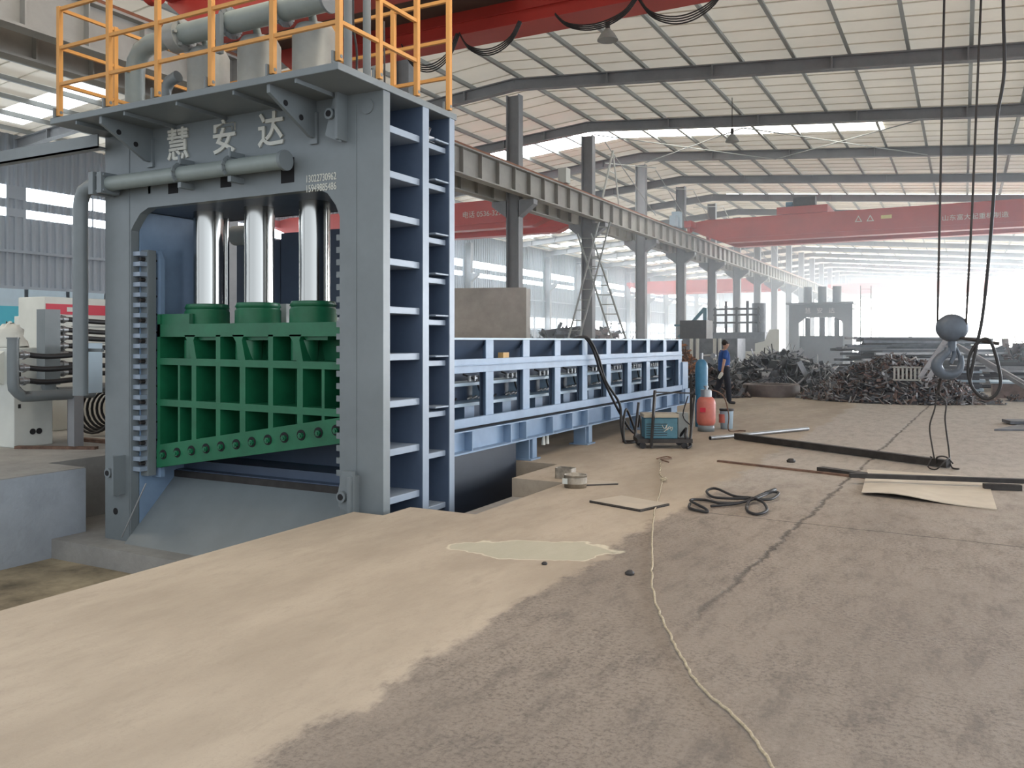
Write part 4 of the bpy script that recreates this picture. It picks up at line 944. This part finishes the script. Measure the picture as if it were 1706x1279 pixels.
# big plate
b = MB(); X = [(-1.08,11.69),(.25,11.65),(.29,9.51),(-.96,9.75)]; n = 8; vs = []
def lerp2(a, c, t): return (a[0]+(c[0]-a[0])*t, a[1]+(c[1]-a[1])*t)
for i in range(n+1):
    for j in range(n+1):
        pa = lerp2(X[0],X[3],i/n); pb = lerp2(X[1],X[2],i/n); pp = lerp2(pa,pb,j/n)
        z = .012+.05*math.exp(-(((j/n)-.25)/.3)**2)*(i/n)**2; vs.append((pp[0],pp[1],z))
m_ = len(vs); vs2 = [(x,y,z-.010) for x,y,z in vs]
b.add(vs, [(i*(n+1)+j,i*(n+1)+j+1,(i+1)*(n+1)+j+1,(i+1)*(n+1)+j) for i in range(n) for j in range(n)]); b.add(vs2, [(i*(n+1)+j,i*(n+1)+j+1,(i+1)*(n+1)+j+1,(i+1)*(n+1)+j) for i in range(n) for j in range(n)])
for e in ([i*(n+1) for i in range(n+1)], [i*(n+1)+n for i in range(n+1)], list(range(n+1)), [n*(n+1)+j for j in range(n+1)]):
    b.add([vs[i] for i in e]+[vs2[i] for i in e], [(k,k+1,n+2+k,n+1+k) for k in range(n)])
tag(b.build('steel_plate', mat('stained_plate', (.66,.60,.50), .55, .1, var=0, scale=1.6, col2=(.50,.44,.36))), 'large pale weathered steel plate lying on the floor at the right', 'plate')
b = MB(); b.bar((-1.16,10.47,.10),(1.4,11.35,.07),.07,.05); tag(b.build('flat_bar', M['dark']), 'long dark bar lying across the pale plate', 'bar')
b = MB(); b.bar((.20,10.78,.035),(.56,10.87,.035),.09,.06); tag(b.build('bar_offcut', M['dark']), 'short dark offcut at the right edge of the pale plate', 'bar')
b = MB(); b.prism([(-3.37,8.0),(-2.75,7.79),(-2.60,8.23),(-3.19,8.44)], 'z', .012, .020); b.prism([(-3.37,8.0),(-2.75,7.79),(-2.75,7.81),(-3.37,8.02)], 'z', 0, .022, 1); b.prism([(-2.77,7.79),(-2.75,7.79),(-2.60,8.23),(-2.62,8.23)], 'z', 0, .022, 1)
tag(b.build('thin_sheet', [mat('pale_sheet', (.47,.41,.33), .6, var=.1), M['dark']]), 'thin pale sheet with a dark edge lying under the rope', 'sheet')
b = MB(); b.prism([(-4.05,9.2),(-3.54,9.22),(-3.50,9.16),(-3.8,8.9),(-3.9,8.9)], 'z', .015, .022); b.prism([(-3.8,8.9),(-3.50,9.14),(-3.50,9.16),(-3.82,8.92)], 'z', 0, .015, 1)
tag(b.build('thin_sheet', [mat('pale_sheet_b', (.47,.41,.33), .6, var=.1), M['dark']]), 'small pale sheet lying behind the two tins', 'sheet')
tin = mat('tin_can', (.45,.40,.33), .5, .5, var=.3, scale=12)
t = T('tin_can', 'shorter rusty open tin standing behind the round one', 'tin', (-4.22,9.28,0))
b = MB(); plate_with_hole(b, rrect(-4.33,-4.11,9.20,9.36,.02), rrect(-4.325,-4.115,9.205,9.355,.018), 'z', 0.001, .13); b.box(-4.32,-4.12,9.21,9.35,0,.01); b.build('body', tin, t)
t = T('tin_can', 'round open tin with a white label, nearest the camera', 'tin', (-3.87,8.78,0))
b = MB(); b.lathe([(.0,.004),(.12,.004),(.125,0),(.13,.14),(.135,.145),(.125,.145),(.12,.14),(.115,.02),(0,.015)], (-3.87,8.78,0), 24); b.build('body', tin, t)
b = MB(); b.cyl((-3.87,8.78,.05),(-3.87,8.78,.12),.1325,24,caps=False); b.build('label_band', tin, t)
b = MB(); b.box(-3.97,-3.91,8.645,8.66,.05,.11); b.build('label_patch', M['white'], t)
# long rope
pts = [(-3.72,11.35),(-3.62,11.05),(-3.42,10.45),(-3.32,10.1),(-3.18,9.8),(-2.86,8.69),(-2.67,7.99),(-2.49,7.4),(-2.21,6.53),(-1.98,5.85),(-1.86,5.49),(-1.66,5.01),(-1.49,4.67),(-1.32,4.34),(-1.19,4.1),(-1.05,3.9),(-.91,3.75),(-.82,3.64),(-.73,3.5),(-.6,3.25),(-.4,2.9)]
rnd = random.Random(3); P2 = []
for i in range(len(pts)-1):
    for k in range(6):
        f = k/6; P2.append((pts[i][0]+(pts[i+1][0]-pts[i][0])*f+rnd.uniform(-.007,.007), pts[i][1]+(pts[i+1][1]-pts[i][1])*f, .012))
b = MB(); b.tube(P2, .0075, 6, sub=2); b.tube([(-3.12,9.55,.03),(-3.08,9.6,.05),(-3.14,9.63,.03),(-3.1,9.55,.02),(-3.05,9.58,.04)], .012, 6, sub=3)
tag(b.build('rope', M['rope']), 'long beige rope snaking over the floor towards the camera', 'rope')
b = MB(); b.tube([(-3.75,11.3,.02),(-3.68,11.5,.03),(-3.58,11.42,.02),(-3.66,11.2,.03),(-3.5,11.05,.02)], .01, 5, sub=3); tag(b.build('twig', M['rust']), 'small dark frayed bit at the far end of the rope', 'debris')
# black sling
b = MB(); b.tube([(-2.42,8.33,.02),(-2.35,8.1,.02),(-2.17,8.0,.02),(-2.2,8.1,.03),(-2.45,8.45,.03),(-2.35,8.6,.02),(-2.15,8.45,.03),(-2.0,8.6,.02),(-1.9,8.76,.05),(-2.1,8.85,.04),(-2.37,9.15,.05),(-2.43,9.0,.04),(-2.3,8.75,.03),(-2.1,8.7,.04),(-1.9,8.8,.04)], .014, 8, sub=6)
b.tube([(-1.9,8.78,.04),(-1.82,9.1,.06),(-1.72,9.2,.05),(-1.74,8.9,.03),(-1.9,8.72,.04),(-1.85,8.3,.02),(-1.72,8.12,.02),(-1.66,8.3,.03),(-1.76,8.6,.05),(-1.9,8.78,.05)], .014, 8, sub=6)
b.tube([(-2.2,8.3,.02),(-2.0,8.5,.03),(-1.85,8.8,.05),(-1.80,9.35,.04)], .013, 8, sub=5); b.cyl((-1.83,9.1,.05),(-1.80,9.42,.04),.024,8)
tag(b.build('wire_sling', M['black']), 'black looped wire sling lying on the rough concrete', 'sling')
for i, (x, y, lb) in enumerate(((-2.73,5.63,'small dark crumb on the pale concrete near the dried puddle'),(-2.08,5.67,'small dark crumb on the rough concrete beside the rope'),(-2.07,11.95,'small dark lump on the floor beyond the black sling'))):
    s_ = .02+.012*(i==2)+.01*i; b = MB(); b.lathe([(s_,0),(s_*1.2,s_*.5),(s_*.6,s_)], (x,y,0), 7); tag(b.build('pebble', M['dark']), lb, 'debris')
# plates at the right edge
b = MB(); b.prism([(.5,17.9),(1.6,18.4),(2.2,19.8),(1.1,19.6)], 'z', 0, .03); tag(b.build('flat_scrap_plate', M['scrapd']), 'dark flat plate on the floor at the right edge', 'plate')
b = MB(); b.bar((.75,19.5,.05),(2.2,19.9,.05),.5,.06); tag(b.build('flat_scrap_bar', M['scrapd']), 'dark flat bar behind the plate at the right edge', 'bar')

# welding trolley and welder
t = T('welding_trolley', 'dark low trolley with upright posts carrying the teal welding machine', 'trolley', (-4.1,12.75,0), rot=0)
u = Vector((c28,s28,0)); v = Vector((-s28,c28,0)); o0 = Vector((-4.12,12.75,0))
def q_(a, d, z): return o0+u*a+v*d+Vector((0,0,z))
b = MB(); b.bar(q_(-.44,0,.12), q_(.40,0,.12), .50, .06); b.build('platform', M['dark'], t)
for a, d in ((-.36,-.2),(-.36,.2),(.28,-.2),(.28,.2)):
    b = MB(); b.cyl(q_(a,d-.02,.05), q_(a,d+.02,.05), .05, 14); b.bar(q_(a,d,.05), q_(a,d,.12), .03, .03); b.build('caster', M['black'], t)
for a, d, z, w in ((-.20,-.27,.90,.06),(.42,-.2,.82,.05),(-.38,.2,.68,.045)):
    b = MB(); b.bar(q_(a-.04 if a < 0 else a-.06,d,.02 if a > -.3 else .12), q_(a+.02,d,z), w, .03); b.build('upright_post', M['dark'], t)
b = MB(); b.bar(q_(-.18,-.27,.87), q_(.42,-.2,.85), .02, .02); b.build('handle_bar', M['dark'], t)
b = MB(); b.tube([q_(.25,0,.16),q_(.33,-.1,.3),q_(.30,-.2,.18),q_(.38,-.22,.06),q_(.30,-.3,.02)], .02, 7, sub=4); b.tube([q_(.36,-.1,.8),q_(.28,-.1,.5),q_(.4,-.05,.35)], .01, 6, sub=4); b.build('gas_hose', M['black'], t)
t = T('welding_machine', 'boxy teal welding machine with scribbled marks, standing on the trolley', 'welding machine', (-4.2,12.7,.15))
b = MB(); b.bar(q_(-.32,.0,.31), q_(.18,.0,.31), .36, .32); b.build('body', M['weld'], t, bevel=.01)
for k in range(6): MB().bar(q_(-.30,-.182,.20+.035*k), q_(.02,-.182,.20+.035*k), .004, .010).build('louvre', M['black'], t)
b = MB(); b.tube([q_(-.06,-.186,.36),q_(-.02,-.186,.30),q_(.02,-.186,.37),q_(.0,-.186,.28),q_(.06,-.186,.34),q_(.08,-.186,.27),q_(.1,-.186,.33),q_(-.03,-.186,.26)], .005, 4, sub=3); b.build('scribble', M['letter'], t)
b = MB(); b.bar(q_(-.34,.0,.50), q_(.2,.0,.50), .40, .05); tag(b.build('cardboard_sheet', M['plate']), 'pale dusty board lying on top of the teal welding machine', 'board')
b = MB(); b.bar(q_(.22,.08,.34), q_(.38,.08,.34), .2, .38); tag(b.build('tool_box', M['cylsteel']), 'grey box of cables on the trolley right of the welding machine', 'box')

# gas cylinders and bucket
t = T('gas_cylinder', 'squat pink-red gas cylinder with grey foot, beside the trolley', 'gas cylinder', (-4.16,15.36,0))
MB().lathe([(.13,0),(.15,.0),(.15,.10),(.13,.12)], (-4.16,15.36,0), 28).build('foot_ring', M['press'], t)
MB().lathe([(.05,.09),(.13,.10),(.168,.16),(.172,.22),(.172,.50),(.160,.57),(.12,.62),(.06,.645)], (-4.16,15.36,0), 32).build('body', M['lpg'], t)
b = MB(); plate_with_hole(b, [(-4.16+.10*math.cos(a),15.36+.10*math.sin(a)) for a in [i*PI/10 for i in range(20)]], [(-4.16+.09*math.cos(a),15.36+.09*math.sin(a)) for a in [i*PI/10 for i in range(20)]], 'z', .62, .76); b.build('collar', M['steel'], t)
b = MB(); b.cyl((-4.16,15.36,.64),(-4.16,15.36,.80),.025,10).cyl((-4.2,15.3,.73),(-4.08,15.36,.75),.02,8).cyl((-4.16,15.36,.80),(-4.16,15.36,.83),.045,12); b.build('valve', M['steel'], t)
MB().box(-4.22,-4.12,15.17,15.187,.36,.44).build('mark', M['stripe'], t)
b = MB(); b.tube([(-4.08,15.36,.76),(-3.95,15.4,.72),(-3.84,15.45,.6),(-3.78,15.5,.3),(-3.78,15.5,.02),(-3.6,15.6,.015),(-3.5,15.6,.015)], .012, 6, sub=5); tag(b.build('gas_hose', M['rust']), 'thin red-brown gas hose arching from the pink cylinder to the floor', 'hose')
t = T('oxygen_cylinder', 'tall slim blue gas cylinder standing behind the pink-red one', 'gas cylinder', (-4.45,16.1,0))
MB().lathe([(.115,0),(.12,.02),(.12,1.15),(.105,1.23),(.06,1.29),(.035,1.30)], (-4.45,16.1,0), 28).build('body', M['oxy'], t)
b = MB(); b.cyl((-4.45,16.1,1.28),(-4.45,16.1,1.42),.028,10).cyl((-4.40,16.06,1.37),(-4.18,16.15,1.38),.022,8).cyl((-4.2,16.05,1.37),(-4.2,16.0,1.37),.05,12); b.build('regulator', M['steel'], t)
MB().bar((-4.62,15.98,0),(-4.62,15.98,1.0),.04,.04).build('stand_post', M['dark'], t)
t = T('paint_bucket', 'small white labelled bucket on the floor right of the pink cylinder', 'bucket', (-3.93,15.95,0))
MB().lathe([(.09,0),(.11,.005),(.125,.36),(.13,.37),(.10,.375),(.02,.37)], (-3.93,15.95,0), 24).build('body', M['bluewhite'], t)
MB().lathe([(.1285,.34),(.134,.35),(.134,.375),(.128,.38),(.01,.382)], (-3.93,15.95,0), 24).build('lid', M['dark'], t)
MB().cyl((-3.98,15.90,.12),(-3.98,15.90,.28),.083,14).build('label_patch', M['lpg'], t)

# ------------------------------------------------------------------ person walking
def skin(name, V, E, mats, parent, sub=2, root=0):
    me = bpy.data.meshes.new(name); me.from_pydata([v[:3] for v in V], E, []); 
    o = bpy.data.objects.new(name+'_tmp', me); COL.objects.link(o)
    m = o.modifiers.new('s', 'SKIN'); m.use_smooth_shade = True
    if not me.skin_vertices:
        bm = bmesh.new(); bm.from_mesh(me); bm.verts.layers.skin.verify(); bm.to_mesh(me); bm.free()
    for i, sv in enumerate(me.skin_vertices[0].data):
        r = V[i][3]; sv.radius = (r, V[i][4] if len(V[i]) > 4 else r); sv.use_root = (i == root)
    s = o.modifiers.new('d', 'SUBSURF'); s.levels = sub; s.render_levels = sub
    dg = bpy.context.evaluated_depsgraph_get(); nm = bpy.data.meshes.new_from_object(o.evaluated_get(dg)); bpy.data.objects.remove(o)
    nm.materials.clear(); nm.materials.append(mats)
    for p in nm.polygons: p.use_smooth = True
    r = bpy.data.objects.new(name, nm); COL.objects.link(r); r.parent = parent; WL[r.name] = WL[parent.name].copy(); return r
pr = T('person', 'person in a blue T-shirt and dark trousers walking right, holding white gloves', 'person', (-5.55,22.25,0), rot=math.radians(28))
V = [(-.02,0,.92,.12,.15),(0,0,1.05,.10,.14),(.0,0,1.25,.10,.16),(.01,0,1.38,.055,.10),(.03,0,1.44,.042),(.05,0,1.52,.088,.078),(.058,0,1.60,.10,.085),
 (0,-.17,1.36,.05),(-.05,-.21,1.12,.042),(-.10,-.23,.90,.03),(-.115,-.235,.83,.036,.018),
 (0,.17,1.36,.05),(.06,.21,1.12,.042),(.12,.20,.93,.03),(.145,.20,.86,.036,.018),
 (.02,-.09,.86,.085),(.08,-.10,.50,.06),(.10,-.10,.10,.038),(.12,-.10,.04,.03),(.24,-.10,.03,.028),
 (-.05,.09,.86,.085),(-.10,.10,.50,.06),(-.33,.10,.20,.038),(-.36,.10,.13,.03),(-.30,.10,.04,.028)]
E = [(0,1),(1,2),(2,3),(3,4),(4,5),(5,6),(3,7),(7,8),(8,9),(9,10),(3,11),(11,12),(12,13),(13,14),(0,15),(15,16),(16,17),(17,18),(18,19),(0,20),(20,21),(21,22),(22,23),(23,24)]
for hi, (hx_, hy_, hz_), sg in ((10,(-.115,-.235,.83),-1),(14,(.145,.20,.86),1)):
    for k, L in enumerate((.055,.065,.068,.06,.045)):
        a = len(V)
        if k == 4: V.append((hx_+.03,hy_+.0,hz_-.02,.010)); V.append((hx_+.045,hy_+.0,hz_-.045,.009))
        else: V.append((hx_-.022+.015*k,hy_,hz_-.045,.009)); V.append((hx_-.018+.015*k,hy_-sg*.02,hz_-.045-L*.7,.008))
        E += [(hi,a),(a,a+1)]
skin('body', V, E, M['skin'], pr)
V = [(-.02,0,.80,.150,.175),(0,0,1.02,.135,.165),(0,0,1.25,.125,.18),(.005,0,1.375,.075,.12),(.015,0,1.415,.062),(0,-.185,1.35,.068),(-.035,-.22,1.16,.066),(0,.185,1.35,.068),(.04,.22,1.16,.066)]
skin('t_shirt', V, [(0,1),(1,2),(2,3),(3,4),(3,5),(5,6),(3,7),(7,8)], M['shirt'], pr)
V = [(-.02,0,.92,.135,.16),(.02,-.09,.84,.105),(.085,-.10,.50,.082),(.11,-.10,.045,.066),(-.05,.09,.84,.105),(-.10,.10,.50,.082),(-.35,.10,.14,.062),(-.01,0,1.06,.118,.150)]
skin('trousers', V, [(0,7),(0,1),(1,2),(2,3),(0,4),(4,5),(5,6)], M['trouser'], pr)
skin('shoe', [(.08,-.10,.06,.05),(.16,-.10,.045,.045,.04),(.28,-.10,.035,.035,.04)], [(0,1),(1,2)], M['black'], pr)
skin('shoe', [(-.37,.10,.15,.05),(-.34,.10,.08,.045,.04),(-.27,.10,.045,.035,.04)], [(0,1),(1,2)], M['black'], pr)
skin('hair', [(-.02,0,1.53,.075),(.022,0,1.61,.118,.105),(.075,0,1.655,.085,.088)], [(0,1),(1,2)], M['hair'], pr)
skin('nose', [(.125,0,1.58,.014),(.145,0,1.56,.013)], [(0,1)], M['skin'], pr, 1)
for s in (-1,1):
    skin('ear', [(.045,.078*s,1.585,.016),(.045,.082*s,1.555,.013)], [(0,1)], M['skin'], pr, 1)
    o = MB().lathe([(.004,0),(.009,.004),(.004,.010)], (.128,.03*s,1.592), 8).build('eye', M['hair'], pr, local=True)
MB().box(.128,.136,-.022,.022,1.527,1.533).build('mouth', M['lpg'], pr, local=True)
gl = MB(); gl.tube([(0,0,0),(-.04,0,-.07),(-.09,.01,-.16)], lambda t: .03+.02*math.sin(PI*t), 8, sub=3)
g = gl.build('work_gloves', M['letter']); tag(g, 'pair of white work gloves held in the hand of the walking person', 'gloves')
gp = Matrix.Rotation(math.radians(28),4,'Z') @ Vector((-.15,-.235,.70)); g.location = (gp.x-5.55, gp.y+22.25, .66); g.rotation_euler = (0,0,math.radians(28))

# ------------------------------------------------------------------ dusty haze in the far half of the hall
hz = bpy.data.materials.new('haze'); hz.use_nodes = True; nt = hz.node_tree; nt.nodes.clear()
out = nt.nodes.new('ShaderNodeOutputMaterial'); vs_ = nt.nodes.new('ShaderNodeVolumeScatter'); vs_.inputs['Color'].default_value = (.78,.89,1,1); vs_.inputs['Density'].default_value = .012; vs_.inputs['Anisotropy'].default_value = .35
nt.links.new(vs_.outputs[0], out.inputs['Volume'])
o = MB().box(-28.9, 15.9, 24, 119.5, .02, 7.4).build('haze', hz); tag(o, 'pale dusty haze filling the far half of the hall', 'haze', kind='stuff')
